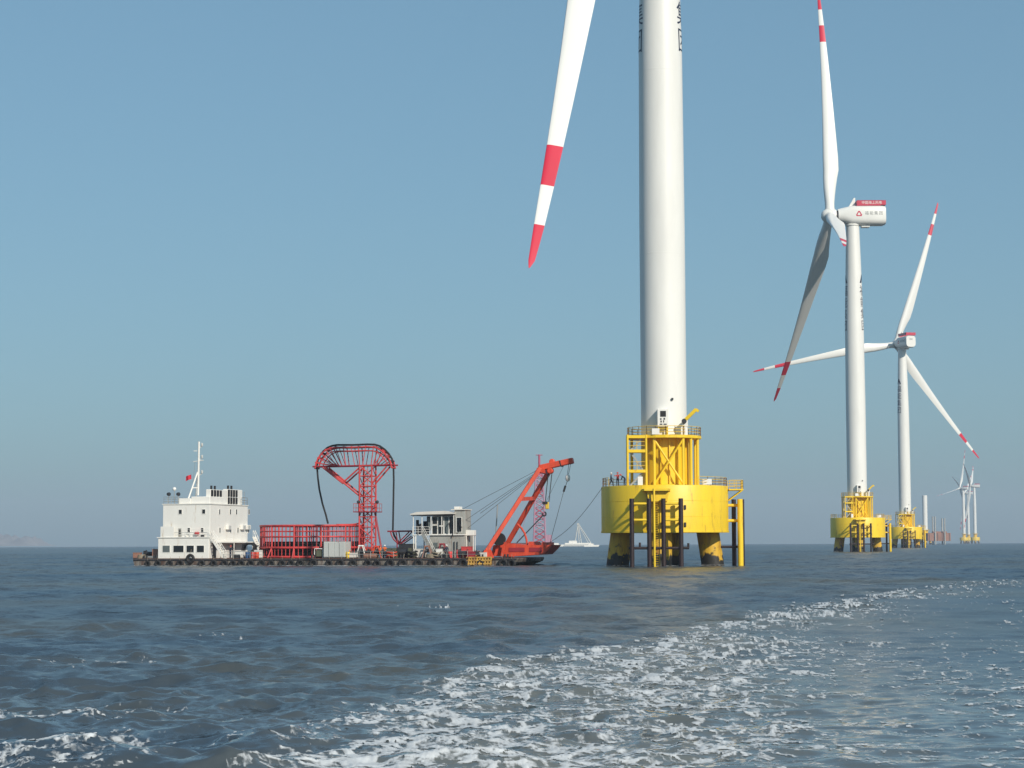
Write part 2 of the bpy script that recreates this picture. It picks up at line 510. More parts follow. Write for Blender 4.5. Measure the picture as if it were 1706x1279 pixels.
BANK = wave_bank()
def sea_patch(rad, ndens, nrest, sp_over=None):
    dens = np.linspace(-R(19), R(19), ndens)
    rest = np.linspace(R(19), 2*math.pi-R(19), nrest)[1:-1]
    ang = np.concatenate([dens, rest])           # measured from +Y towards +X
    nr, na = len(rad), len(ang)
    RR, AA = np.meshgrid(rad, ang, indexing='ij')
    X = RR*np.sin(AA); Y = RR*np.cos(AA)
    dr = np.gradient(rad)[:, None]*np.ones((1, na))
    da = np.empty(na); da[:ndens] = dens[1]-dens[0]; da[ndens:] = rest[1]-rest[0]
    sp = np.maximum(dr, RR*da[None, :])
    if sp_over is not None: sp = np.maximum(sp_over(RR), 1e-3)
    xl = np.interp(Y, WAKE_L[:,1], WAKE_L[:,0]); xr = np.interp(Y, WAKE_R[:,1], WAKE_R[:,0])
    wob = (fbm(X*0.35, Y*0.25, 5, 3)-0.5)*3.4 + (fbm(X*1.3, Y*0.9, 9, 3)-0.5)*2.0
    T = (X + wob*np.clip(Y/60, .5, 1.2) - xl)/(xr-xl)
    inw = (Y > 2) & (Y < 215)
    calm = np.where(inw, np.clip((T-0.5)/0.6, 0, 1)*np.clip((5.5-T)/1.5, 0, 1)*np.clip((190-Y)/60, 0, 1), 0)
    calm = np.clip(calm*(0.75+0.5*fbm(X*0.12, Y*0.05, 77, 3)), 0, 1)
    turb = np.where(inw, np.exp(-((T-0.35)/0.6)**2), 0)
    Z = -RR*RR/(2*6.371e6); DX = np.zeros_like(X); DY = np.zeros_like(X)
    damp = 1-0.7*np.maximum(calm, 0.65*turb)
    patch = 0.65+0.7*fbm(X*0.02, Y*0.02, 123, 3)
    miss = np.zeros_like(X)
    for lam, kx, ky, a, ph in BANK:
        w = np.clip((lam/(2.2*sp)-0.8)/1.2, 0, 1)
        kk = math.hypot(kx, ky)
        miss += (1-w*w)*(a*kk)**2
        rows = np.where(w.max(axis=1) > 0)[0]
        if len(rows) == 0: continue
        e = rows.max()+1
        p = kx*X[:e]+ky*Y[:e]+ph
        A = a*w[:e]*damp[:e]*patch[:e]
        Z[:e] += A*np.sin(p)
        c = np.cos(p)*A*0.95
        DX[:e] += kx/kk*c; DY[:e] += ky/kk*c
    fine = np.clip(1.2-sp/0.6, 0, 1)
    Z += fine*turb*0.035*(ridged(X*1.1, Y*0.8, 41, 3)-0.5)
    Z += fine*turb*0.03*(fbm(X*3.1, Y*2.3, 43, 2)-0.5)
    Z += 0.20*np.exp(-((X+6.8)/4.0)**2-((Y-31)/4.5)**2)*np.cos(2*math.pi*(Y-30+0.22*(X+6.5))/5.0)
    aer = np.where(inw, np.interp(T, [-0.25, 0.35, 0.9, 1.3, 4, 5.5], [0, .85, 0.7, 0.2, 0.05, 0])*np.interp(Y, [10, 70, 140, 200], [1, .9, .4, .1]), 0)
    aer = np.clip(aer*(0.4+1.2*fbm(X*0.5, Y*0.3, 201, 3)), 0, 1)
    V = np.stack([X+DX, Y+DY, Z], -1).reshape(-1, 3).astype(np.float32)
    idx = np.arange(nr*na).reshape(nr, na)
    nxt = np.roll(idx, -1, axis=1)
    F = np.stack([idx[:-1], idx[1:], nxt[1:], nxt[:-1]], -1)[:, :, ::-1].reshape(-1, 4)
    return dict(V=V, F=F, X=X, Y=Y, Z=Z, T=T, inw=inw, calm=calm, aer=aer, AA=AA, RR=RR, nd=ndens, miss=np.sqrt(miss/2))

def foam_of(P):
    X, Y, Z, T, inw = P['X'], P['Y'], P['Z'], P['T'], P['inw']
    ramp = np.interp(T, [-0.15, 0.0, 0.16, 0.45, 0.85, 1.0, 1.12, 2.2, 3.5, 5.0], [0, 0.36, 0.78, 0.62, 0.48, 0.42, 0.17, 0.09, 0.08, 0.0])
    far = np.interp(Y, [10, 30, 60, 80, 100, 140, 200], [1.0, 1.0, 0.95, 0.85, 0.72, 0.55, 0.4])
    d = np.where(inw, ramp*far, 0)
    d += np.where(inw & (T > 1.0) & (T < 6), 0.07*np.clip((40-Y)/10, 0, 1), 0)
    big = fbm(X*0.30, Y*0.13, 61, 3)
    d = np.where(d > 0.02, d + (big-0.5)*0.45, d)
    for (px, py), sz, a in SPOTS:
        p = on_sea(px, py)
        g = np.exp(-(((X-p.x)/(sz*0.9))**2 + ((Y-p.y)/(sz*0.8))**2))
        d = np.maximum(d, a*g*1.0)
    wx = X + 0.35*(fbm(X*2.1, Y*2.1, 3, 3)-0.5); wy = Y + 0.6*(fbm(X*2.0, Y*2.0, 4, 3)-0.5)
    lace = 0.50*ridged(wx*2.3, wy*3.0, 19, 4) + 0.36*ridged(wx*7.0, wy*9.0, 29, 3) + 0.14*fbm(wx*1.1, wy*1.0, 23, 4)
    lv = lace + np.clip((Z+P['RR']**2/(2*6.371e6))/0.25, -1, 1)*0.05
    thr = 0.80 - 0.25*np.clip(d, 0, 1.0)
    foam = (lv > thr-0.11) & (d > 0.03) & (np.abs(P['AA']) < R(19.2)) & (P['RR'] > 12)
    c = (foam[:-1, :].astype(int) + foam[1:, :])
    c = (c + np.roll(c, -1, axis=1)) >= 3
    c[:, P['nd']-1:] = False
    FF = P['F'][np.where(c.reshape(-1))[0]]
    used, inv = np.unique(FF.ravel(), return_inverse=True)
    VV = P['V'][used].copy()
    VV[:, 2] += 0.008 + np.clip((lv-thr).reshape(-1)[used]*0.12, 0, 0.02)
    return VV, inv.reshape(-1, 4), np.clip((lv-thr+0.11)/0.22, 0, 1).reshape(-1)[used]

def build_sea():
    hf = CAMH*2040.0
    near = np.concatenate([np.array([2.0, 4, 6, 8, 10, 12, 14, 15.5, 17, 18.2]), hf/np.arange(hf/19.0, hf/92.0, -0.46)])
    rr = [near[-1]-0.5]
    while rr[-1] < 760: rr.append(rr[-1] + 0.62 + rr[-1]*0.00075)
    while rr[-1] < 9000: rr.append(rr[-1]*1.02)
    A = sea_patch(near, 1380, 74)
    B = sea_patch(np.array(rr + [9100.0]), 440, 74)
    nB = len(A['V'])
    V = np.concatenate([A['V'], B['V']]); F = np.concatenate([A['F'], B['F']+nB])
    sea = mk_grid('sea', V, F, M['water'])
    for nm, key in (('calm', 'calm'), ('chop', 'miss'), ('aerated', 'aer')):
        at_ = sea.data.attributes.new(nm, 'FLOAT', 'POINT')
        at_.data.foreach_set('value', np.concatenate([A[key].reshape(-1), B[key].reshape(-1)]).astype(np.float32))
    tag(sea, 'choppy grey-blue sea reaching to the horizon', 'sea', kind='structure')
    G = sea_patch(hf/np.arange(hf/91.5, hf/214.0, -0.30), 1500, 12, lambda r: np.maximum(0.62+r*0.00075, r*R(38)/439))
    G['V'][:, 2] += 0.03
    v1, f1, c1 = foam_of(A); v2, f2, c2 = foam_of(G)
    fo = mk_grid('wake_foam', np.concatenate([v1, v2]), np.concatenate([f1, f2+len(v1)]), M['foam'])
    at_ = fo.data.attributes.new('cover', 'FLOAT', 'POINT'); at_.data.foreach_set('value', np.concatenate([c1, c2]).astype(np.float32))
    tag(fo, 'white churned foam of a ship wake curving across the foreground sea', 'foam', kind='stuff')
    print('sea verts', len(V), 'foam faces', len(f1)+len(f2), 'slope', float(A['miss'][-1].mean()), float(B['miss'][-1].mean()))
build_sea()

# ------------------------------------------------------------------ distant hills
def build_hills():
    m = MB()
    Y = 8600.0
    p0 = at(-170, 911, Y); p1 = at(78, 911, Y)
    n = 60; k = 14
    vs = []
    for i in range(n+1):
        x = p0.x + (p1.x-p0.x)*i/n
        px = -170 + 248*i/n
        h = 50*max(0, 1-((px+40)/118)**2)**0.7 + 14*math.exp(-((px-55)/20)**2) + 6*math.sin(px*0.13)+4*math.sin(px*0.31+1)
        h *= min(1, max(0, (78-px)/22)); h *= min(1, max(0, (px+170)/30))
        for j in range(k+1):
            t = j/k
            vs.append((x, Y-260+520*t, -0.8 + max(0, h)*math.sin(math.pi*t)*(0.9+0.2*math.sin(i*1.7+j*2.1))))
    fs = [(i*(k+1)+j, (i+1)*(k+1)+j, (i+1)*(k+1)+j+1, i*(k+1)+j+1) for i in range(n) for j in range(k)]
    m.add(vs, fs)
    o = m.build('hills', M['hill'], smooth=True)
    tag(o, 'low bare hills of a far island fading into the haze', 'hill', kind='structure')
build_hills()

# ------------------------------------------------------------------ lettering
def text_polys(body, size):
    cu = bpy.data.curves.new('lettering', 'FONT')
    cu.body = body; cu.size = size; cu.align_x = 'CENTER'; cu.align_y = 'CENTER'
    cu.resolution_u = 2
    cu.extrude = 0
    o = bpy.data.objects.new('lettering_tmp', cu); col.objects.link(o)
    dg = bpy.context.evaluated_depsgraph_get()
    me = bpy.data.meshes.new_from_object(o.evaluated_get(dg))
    vs = [v.co.copy() for v in me.vertices]; fs = [tuple(p.vertices) for p in me.polygons]
    bpy.data.objects.remove(o); bpy.data.meshes.remove(me); bpy.data.curves.remove(cu)
    return vs, fs
def text_on_plane(m, body, size, c, ex, ey, mi=0):
    vs, fs = text_polys(body, size)
    c = Vector(c); ex = Vector(ex); ey = Vector(ey)
    m.add([c + ex*v.x + ey*v.y for v in vs], fs, mi)
def text_on_cylinder(m, items, a0, radf):
    """items: (body, size, z); a0 angle of the centre line; radf(z) gives radius"""
    for body, size, z in items:
        if callable(body): vs, fs = body(size)
        else: vs, fs = text_polys(body, size)
        bm = bmesh.new()
        bv = [bm.verts.new(v) for v in vs]
        for f in fs:
            try: bm.faces.new([bv[i] for i in f])
            except ValueError: pass
        s = -size
        while s < size:
            bmesh.ops.bisect_plane(bm, geom=bm.verts[:]+bm.edges[:]+bm.faces[:], plane_co=(s,0,0), plane_no=(1,0,0))
            s += 0.25
        bm.verts.index_update()
        out = []
        for v in bm.verts:
            rr = radf(z+v.co.y) + 0.012
            t = a0 + v.co.x/rr
            out.append((rr*math.cos(t), rr*math.sin(t), z+v.co.y))
        m.add(out, [tuple(v.index for v in f.verts) for f in bm.faces])
        bm.free()
def peak_logo(size):
    h = size/2
    vs = [Vector((x*h, y*h, 0)) for x, y in [(-1,-.8),(-.35,-.8),(.05,.1),(.45,-.8),(1,-.8),(.2,1),(-.25,1)]]
    return vs, [(0,1,2,6),(2,3,4,5),(2,5,6)]

# ------------------------------------------------------------------ wind turbines
HUBZ = 104.0
TOWER_Z0 = 17.0
def tower_r(z):
    return float(np.interp(z, [0, 45, 69, 89, 101.3], [3.0, 3.0, 2.88, 2.36, 2.0]))
def blade_mesh():
    L = 77.0
    S = [0, 1.2, 3, 5, 8, 11, 14, 18, 23, 29, 36, 44, 51, 57.6, 57.6001, 63.4, 63.4001, 69.0, 69.0001, 72, 74, 74.7, 75]
    m = MB()
    n = 20
    rows = []
    for s in S:
        chord = float(np.interp(s, [0,3,8,14,18,29,44,60,70,74,75], [2.9,2.95,3.9,4.85,4.8,3.9,2.85,1.85,1.2,0.75,0.15]))
        round_ = float(np.interp(s, [0,3,14], [1,0.96,0]))
        th = float(np.interp(s, [0,3,8,14,29,60,75], [1,0.98,0.62,0.40,0.26,0.19,0.16]))
        tw = R(float(np.interp(s, [0,8,14,29,60,75], [16,16,13,6,1,-1])))
        ledge = float(np.interp(s, [0,3,14,75], [0.5,0.5,0.36,0.32]))
        pb = 2.4*(s/L)**2
        vs = []
        for k in range(n):
            t = 2*math.pi*k/n
            cx, sy = math.cos(t), math.sin(t)
            # circle
            xc, yc = 0.5*cx, 0.5*sy
            # airfoil: x from LE (+) to TE (-)
            xx = 0.5*(1+cx)           # 1 at LE
            c = 1-xx
            yt = th*(1.4845*math.sqrt(max(c,0))-0.63*c-1.758*c*c+1.4215*c**3-0.5075*c**4)
            camber = 0.03*math.sin(math.pi*c)
            ya = (yt if sy >= 0 else -yt) + camber
            xa = ledge - c
            x = (xc*round_ + xa*(1-round_))*chord
            y = (yc*th*round_ + ya*(1-round_))*chord
            xr = x*math.cos(tw)-y*math.sin(tw); yr = x*math.sin(tw)+y*math.cos(tw)
            vs.append((xr+pb, yr, s*77/75))
        rows.append(vs)
    for vs in rows: m.v += vs
    for j in range(len(S)-1):
        sm = (S[j]+S[j+1])/2
        red = 1 if (57.6 < sm < 63.4 or sm > 69.0) else 0
        for k in range(n):
            m.f.append((j*n+k, j*n+(k+1) % n, (j+1)*n+(k+1) % n, (j+1)*n+k)); m.m.append(red)
    m.f.append(tuple((len(S)-1)*n+k for k in range(n))); m.m.append(1)
    m.f.append(tuple(range(n-1, -1, -1))); m.m.append(0)
    return m.mesh('blade', [M['blade_white'], M['blade_red']], smooth=True)
BLADE = blade_mesh()

def rounded_rect(w, h, r, k=4, bottom_r=None):
    pts = []
    br = bottom_r or r
    for cx, cy, rr, a0 in ((w/2-r, h/2-r, r, 0), (-w/2+r, h/2-r, r, 90), (-w/2+br, -h/2+br, br, 180), (w/2-br, -h/2+br, br, 270)):
        for i in range(k+1):
            a = R(a0+90*i/k)
            pts.append((cx+rr*math.cos(a), cy+rr*math.sin(a)))
    return pts
MESHES = {}
def cached(key, fn):
    if key not in MESHES: MESHES[key] = fn()
    return MESHES[key]
def link(name, me, parent, loc=(0,0,0)):
    o = bpy.data.objects.new(name, me); col.objects.link(o); o.parent = parent; o.location = loc
    return o

def turbine(label, X, Y, rz, phase, lettering_angles=(), marks=True, pitch=0.0, zoff=0.0, group='white wind turbines in the sea'):
    t = thing('wind_turbine', label, 'wind turbine', (X, Y, TOWER_Z0 + zoff), 0, group)
    Z0 = TOWER_Z0
    def tower():
        m = MB()
        prof = []
        for z in np.linspace(TOWER_Z0, 101.3, 40): prof.append((tower_r(z), z-Z0))
        m.lathe(prof, 64)
        return m.mesh('tower', M['tower_white'], smooth=True)
    tw = link('tower', cached('tower', tower), t)
    def flanges():
        m = MB()
        for z in (17.25, 41.0, 65.5, 88.0):
            r = tower_r(z)
            m.lathe([(r-0.02, z-Z0-0.10), (r+0.008, z-Z0-0.08), (r+0.008, z-Z0+0.08), (r-0.02, z-Z0+0.10)], 64)
        return m.mesh('flange_ring', M['tower_white'], smooth=True)
    link('flange_ring', cached('flange', flanges), tw)
    if lettering_angles:
        for a in lettering_angles:
            items = [(peak_logo, 3.0, 84.0-Z0), ('福', 3.5, 80.2-Z0), ('能', 3.5, 76.6-Z0), ('集', 3.5, 73.0-Z0), ('团', 3.5, 69.4-Z0)]
            for it in items:
                m = MB()
                text_on_cylinder(m, [it], a, lambda z: tower_r(z+Z0))
                m.build('tower_emblem' if callable(it[0]) else 'tower_character', M['letter_dark'], tw)
    # nacelle frame: yawed part of the machine, coordinates local to the turbine then turned
    Rz = Matrix.Rotation(rz, 4, 'Z')
    H = HUBZ - Z0
    def nac():
        m = MB()
        secs = [(-4.6, 4.2, 4.2, 2.0, 0.0), (-2.8, 5.0, 5.0, 2.0, 0.0), (-0.2, 5.6, 6.1, 1.6, -0.05), (9.2, 5.6, 6.1, 1.5, -0.05), (10.0, 5.1, 5.5, 1.3, -0.05)]
        n = None
        base = 0
        rings = []
        for x, w, h, r, dz in secs:
            pts = rounded_rect(w, h, min(r, w/2-0.01), 5, min(r*1.15, w/2-0.01))
            rings.append([(x, a, b+dz) for a, b in pts])
        n = len(rings[0])
        for r_ in rings: m.v += r_
        for j in range(len(rings)-1):
            for k in range(n):
                m.f.append((j*n+k, j*n+(k+1) % n, (j+1)*n+(k+1) % n, (j+1)*n+k)); m.m.append(0)
        m.f.append(tuple(range(n-1, -1, -1))); m.m.append(0)
        m.f.append(tuple((len(rings)-1)*n+k for k in range(n))); m.m.append(0)
        return m.mesh('nacelle', M['nacelle_white'], smooth=True)
    na = link('nacelle', cached('nac', nac), t)
    na.matrix_local = Matrix.Translation((0,0,H)) @ Rz
    def yaw_ring():
        m = MB(); m.lathe([(2.05,-3.3),(2.25,-3.2),(2.25,-2.7)], 40); return m.mesh('yaw_ring', M['nacelle_white'], smooth=True)
    link('yaw_ring', cached('yaw', yaw_ring), na)
    def fin():
        m = MB(); m.prism([(-1.3,2.6),(0.9,2.6),(0.9,5.6),(0.45,5.6)], -0.35, 0.35); return m.mesh('fin', M['nacelle_white'], bevel=0.05)
    link('fin', cached('fin', fin), na)
    def underbox():
        m = MB(); m.box(2.6, 5.2, -1.2, 1.2, -3.7, -2.95); return m.mesh('service_hatch', M['nacelle_white'], bevel=0.08)
    link('service_hatch', cached('hatch', underbox), na)
    # red parapet of the winch deck
    def para(x0, x1, y0, y1):
        m = MB(); m.box(x0, x1, y0, y1, 3.05, 4.35); return m.mesh('red_panel', M['panel_red'])
    for k, q in enumerate(((1.1, 10.0, -2.62, -2.55), (1.1, 10.0, 2.55, 2.62), (9.93, 10.0, -2.545, 2.545), (1.1, 1.17, -2.545, 2.545))):
        link('red_panel', cached('para%d' % k, lambda q=q: para(*q)), na)
    def pararail():
        m = MB()
        for z in (4.42,):
            for a, b in (((1.1,-2.6),(10,-2.6)),((10,-2.6),(10,2.6)),((10,2.6),(1.1,2.6)),((1.1,2.6),(1.1,-2.6))):
                m.tube((*a, z), (*b, z), 0.06, n=6)
        return m.mesh('parapet_rail', M['panel_red'])
    link('parapet_rail', cached('pararail', pararail), na)
    if marks:
        def wt():
            m = MB()
            text_on_plane(m, '中国海上风电', 1.05, (5.6, -2.632, 3.68), (1,0,0), (0,0,1))
            text_on_plane(m, '中国海上风电', 1.05, (5.6, 2.632, 3.68), (-1,0,0), (0,0,1))
            return m.mesh('panel_lettering', M['letter_white'])
        link('panel_lettering', cached('wt', wt), na)
        def nt_():
            m = MB()
            for sgn in (-1, 1):
                for i, ch in enumerate('福能集团'):
                    text_on_plane(m, ch, 1.25, (4.0-sgn*-1*0 + (i*1.45 if sgn < 0 else (3-i)*1.45), sgn*2.812, 0.35), (-sgn,0,0), (0,0,1))
            text_on_plane(m, '福能', 1.0, (10.012, 0, 1.0), (0,1,0), (0,0,1))
            return m.mesh('nacelle_lettering', M['letter_grey'])
        link('nacelle_lettering', cached('nt', nt_), na)
        def logo(y, sg):
            m = MB()
            vs = []
            for rr in (1.0, 0.5):
                for a in (90, 210, 330):
                    for da in (-14, 14):
                        vs.append((1.6+sg*rr*math.cos(R(a+da)), y, 0.15+rr*math.sin(R(a+da))))
            m.add(vs, [(i, (i+1) % 6, 6+(i+1) % 6, 6+i) for i in range(6)])
            return m.mesh('emblem', M['panel_red'])
        for y, sg in ((-2.815, 1), (2.815, -1)):
            link('emblem', cached('logo%d' % sg, lambda: logo(y, sg)), na)
    # rotor
    tilt = R(5)
    a = Vector((-math.cos(tilt), 0, math.sin(tilt)))
    upv = Vector((math.sin(tilt), 0, math.cos(tilt)))
    hubc = Vector((-7.0, 0, H))
    def hub():
        m = MB()
        m.lathe([(0.001,-2.75),(0.9,-2.6),(1.6,-2.1),(2.05,-1.3),(2.2,-0.2),(2.2,1.2),(2.05,1.75)], 36, ax='x')
        return m.mesh('hub', M['nacelle_white'], smooth=True)
    hb = link('hub', cached('hub', hub), t)
    hb.matrix_local = Rz @ Matrix.Translation(hubc) @ Matrix.Rotation(tilt, 4, 'Y')
    def shaft():
        m = MB(); m.tube((1.7,0,-0.15), (3.2,0,-0.1), 1.9, 2.0, n=32); return m.mesh('main_bearing', M['dark'], smooth=True)
    link('main_bearing', cached('shaft', shaft), hb)
    for i in range(3):
        ph = R(phase + 120*i)
        b = upv*math.cos(ph) + Vector((0,1,0))*math.sin(ph)
        bz = (b*math.cos(R(3)) + a*math.sin(R(3))).normalized()
        bx = (a - bz*a.dot(bz)).normalized()
        by = bz.cross(bx)
        mt = Matrix((( bx.x, by.x, bz.x, 0), (bx.y, by.y, bz.y, 0), (bx.z, by.z, bz.z, 0), (0,0,0,1)))
        o = link('blade', BLADE, t)
        o.matrix_local = Rz @ Matrix.Translation(hubc + bz*1.3) @ mt @ Matrix.Rotation(R(pitch), 4, 'Z')
        def collar():
            m = MB(); m.lathe([(1.5,0.2),(1.62,0.3),(1.62,0.9),(1.5,1.0)], 32); return m.mesh('root_collar', M['nacelle_white'], smooth=True)
        link('root_collar', cached('collar', collar), o)
    return t

def sea_pos(px, Y):
    p = at(px, 907.5, Y)
    return p.x, Y

# ------------------------------------------------------------------ foundations
def circ(r, n, z, a0=0, a1=360, c=(0,0)):
    return [(c[0]+r*math.cos(R(a0+(a1-a0)*i/n)), c[1]+r*math.sin(R(a0+(a1-a0)*i/n)), z) for i in range(n+1)]

def foundation(label, X, Y, rz, full=True, group='yellow turbine foundations'):
    t = thing('turbine_foundation', label, 'foundation', (X, Y, 0), rz, group)
    # four raked piles
    def pile(ang):
        m = MB()
        c, s = math.cos(R(ang)), math.sin(R(ang))
        m.tube((5.6*c, 5.6*s, 4.6), (6.9*c, 6.9*s, -4.5), 1.48, 1.48, n=28)
        return m.mesh('pile', M['pile'], smooth=True)
    for ang in (3, 80, 183, 262):
        link('pile', cached('pile%d' % ang, lambda: pile(ang)), t)
    def cap():
        m = MB()
        m.lathe([(8.0,4.42),(8.3,4.5),(8.3,10.28),(8.24,10.4)], 96)
        return m.mesh('pile_cap', M['yellow'], smooth=True)
    cp = link('pile_cap', cached('cap', cap), t)
    def seam():
        m = MB()
        m.lathe([(8.29,4.36),(8.36,4.36),(8.36,4.62),(8.29,4.62)], 96)
        return m.mesh('cap_edge_band', M['yellow'])
    link('cap_edge_band', cached('seam', seam), cp)
    for z in (6.4, 8.4):
        link('weld_seam', cached('weld%.1f' % z, lambda: MB().lathe([(8.295,z-.04),(8.312,z-.02),(8.312,z+.02),(8.295,z+.04)], 96).mesh('weld_seam', M['yellow'])), cp)
    for z in (7.55, 5.35):
        link('cable_clip', cached('clip%.2f' % z, lambda: MB().box(2.12, 2.4, -8.16, -7.98, z-.28, z+.28).mesh('cable_clip', M['dark'], bevel=.03)), cp)
    def tp():
        m = MB()
        m.lathe([(3.35,10.35),(3.35,10.6),(3.02,10.7),(3.02,16.6)], 64)
        return m.mesh('transition_piece', M['yellow'], smooth=True)
    tpo = link('transition_piece', cached('tp', tp), t)
    def fins():
        m = MB()
        for a in range(0, 360, 24):
            c, s = math.cos(R(a)), math.sin(R(a))
            m.beam((3.1*c, 3.1*s, 10.5), (3.1*c, 3.1*s, 16.5), 0.12, 0.35)
        return m.mesh('stiffener', M['yellow'])
    def fin1():
        m = MB(); m.box(2.98, 3.32, -0.07, 0.07, 10.62, 16.6); return m.mesh('stiffener', M['yellow'])
    for a in range(-100, 20, 20):
        o = link('stiffener', cached('fin1', fin1), tpo); o.rotation_euler = (0, 0, R(a))
    def plat():
        m = MB()
        poly = [(4.9*math.cos(R(a)), 4.9*math.sin(R(a))) for a in range(0, 360, 15)]
        m.plate(poly, 16.62, 16.98)
        return m.mesh('access_platform', M['yellow'])
    po = link('access_platform', cached('plat', plat), t)
    def prail():
        return railing([(4.8*math.cos(R(a)), 4.8*math.sin(R(a)), 16.98) for a in range(0, 360, 15)], 1.15, 0.04, 1.3, (0.4,0.78), True).mesh('platform_railing', M['yellow_rail'])
    link('platform_railing', cached('prail', prail), po)
    if not full: return t
    # posts and braces around the transition piece (front face)
    posts = [(-1.45,-4.1),(2.3,-3.9),(3.35,-3.1),(4.3,-1.4),(4.15,1.6),(-4.2,2.2)]
    for x, y in posts:
        strut(t, 'platform_post', (x, y, 10.4), (x, y, 16.62), 0.2, M['yellow'], 10)
    strut(t, 'cross_brace', (-1.45,-4.1,16.4), (2.3,-3.9,10.6), 0.15, M['yellow'])
    strut(t, 'cross_brace', (2.3,-3.95,16.4), (-1.45,-4.15,10.6), 0.13, M['yellow'])
    strut(t, 'rain_pipe', (3.0,-2.2,10.4), (3.0,-2.2,16.6), 0.16, M['yellow_rail'])
    strut(t, 'rain_pipe', (-2.2,-3.0,10.4), (-2.2,-3.0,14.6), 0.14, M['yellow_rail'])
    # stair tower on the left
    sx0, sx1, sy0, sy1 = -4.9, -2.5, -4.6, -2.7
    for x in (sx0, sx1):
        for y in (sy0, sy1):
            strut(t, 'stair_tower_post', (x, y, 10.4), (x, y, 17.0), 0.15, M['yellow'], 10)
    def frame(z):
        m = MB()
        for a, b in (((sx0,sy0),(sx1,sy0)),((sx1,sy0),(sx1,sy1)),((sx1,sy1),(sx0,sy1)),((sx0,sy1),(sx0,sy0))):
            m.beam((*a, z), (*b, z), 0.2, 0.38)
        m.box(sx0+.05, sx1-.05, sy0+.05, sy1-.05, z-0.05, z+0.02)
        return m.mesh('stair_landing', M['yellow'])
    for i, z in enumerate((12.3, 14.9, 16.75)):
        link('stair_landing', cached('frame%d' % i, lambda: frame(z)), t)
    def flight(i):
        m = MB()
        zz = [10.4, 12.3, 14.9, 16.75]
        z0, z1 = zz[i], zz[i+1]
        xa, xb = (sx0+.3, sx1-.3) if i % 2 == 0 else (sx1-.3, sx0+.3)
        for y in (-4.2, -3.4):
            m.beam((xa,y,z0), (xb,y,z1), 0.05, 0.22)
        for k in range(1, 9):
            f = k/9
            m.cbox((xa+(xb-xa)*f, -3.8, z0+(z1-z0)*f), 0.24, 0.8, 0.04)
        return m.mesh('stair_flight', M['grey_galv'])
    for i in range(3): link('stair_flight', cached('flight%d' % i, lambda: flight(i)), t)
    for z in (12.5, 15.1):
        link('stair_railing', cached('srail%d' % z, lambda: railing([(sx0,sy0,z),(sx1,sy0,z)], 1.0, 0.04, 1.2, (0.5,)).mesh('stair_railing', M['yellow_rail'])), t)
    # cap deck railings
    for a0, a1 in ((-60, 88), (100, 205)):
        link('cap_railing', cached('crail%d' % a0, lambda: railing(circ(8.1, 14, 10.4, a0, a1), 1.1, 0.035, 1.6, (0.4, 0.75)).mesh('cap_railing', M['yellow_rail'])), cp)
    # side walkway on the right
    def walk():
        m = MB()
        m.box(8.32, 10.2, -1.6, 2.2, 9.85, 10.02)
        return m.mesh('side_walkway', M['yellow'])
    wk = link('side_walkway', cached('walk', walk), t)
    def wrail():
        return railing([(8.4,-1.55,10.02),(10.15,-1.55,10.02),(10.15,2.15,10.02),(8.4,2.15,10.02)], 1.15, 0.035, 0.9, (0.4,0.78)).mesh('walkway_railing', M['yellow_rail'])
    link('walkway_railing', cached('wrail', wrail), wk)
    for y in (-1.5, 2.1):
        strut(t, 'walkway_brace', (8.25, y, 8.5), (10.1, y, 9.85), 0.08, M['yellow'])
    # front boat landing
    fx = (-4.55, -2.35, -0.55, 1.65)
    for x in fx:
        strut(t, 'fender_pipe', (x, -9.75, -4), (x, -9.75, 8.65), 0.29, M['fender'], 14)
    def bracket(x, z):
        m = MB()
        y1 = -math.sqrt(max(0.1, 8.25**2-x*x))
        m.tube((x, -9.6, z), (x, y1, z-0.25), 0.17, n=10)
        return m.mesh('landing_bracket', M['yellow'], smooth=True)
    for i, x in enumerate(fx):
        for j, z in enumerate((7.9, 5.9)):
            link('landing_bracket', cached('br%d%d' % (i, j), lambda: bracket(x, z)), t)
    for z in (8.0, 5.95):
        for xa, xb in ((fx[0], fx[1]), (fx[2], fx[3])):
            strut(t, 'landing_beam', (xa+0.28, -9.62, z), (xb-0.28, -9.62, z), 0.16, M['yellow'], 10)
    strut(t, 'lower_landing_beam', (fx[0]-0.4, -9.55, 2.4), (fx[3]+1.0, -9.55, 2.4), 0.18, M['fender'], 10)
    strut(t, 'beam_stub', (fx[3]+0.9, -9.55, 2.4), (fx[3]+0.9, -9.55, 3.0), 0.14, M['fender'])
    strut(t, 'beam_stub', (fx[0]+1.0, -9.55, 2.4), (fx[0]+1.0, -9.55, 3.1), 0.14, M['fender'])
    def ladder():
        m = MB()
        for x in (-1.72, -1.05):
            m.tube((x, -9.2, -1), (x, -9.2, 9.9), 0.06, n=6)
        for k in range(36):
            m.tube((-1.72, -9.2, -0.8+k*0.3), (-1.05, -9.2, -0.8+k*0.3), 0.028, n=5)
        return m.mesh('ladder', M['yellow'])
    link('ladder', cached('ladder', ladder), t)
    strut(t, 'yellow_post', (-1.72, -10.05, -1.0), (-1.72, -10.05, 9.9), 0.13, M['yellow'], 10)
    def ledge():
        m = MB()
        m.plate([(-3.2,-7.7),(-2.95,-10.0),(0.2,-10.0),(0.45,-8.2)], 9.62, 9.9)
        return m.mesh('landing_ledge', M['yellow'])
    link('ledge_bracket', cached('ledgeb', lambda: MB().prism([(-2.6,9.6),(-2.4,8.3),(0.0,8.3),(0.2,9.6)], -9.3, -8.0).mesh('ledge_bracket', M['yellow'])), t)
    link('landing_ledge', cached('ledge', ledge), t)
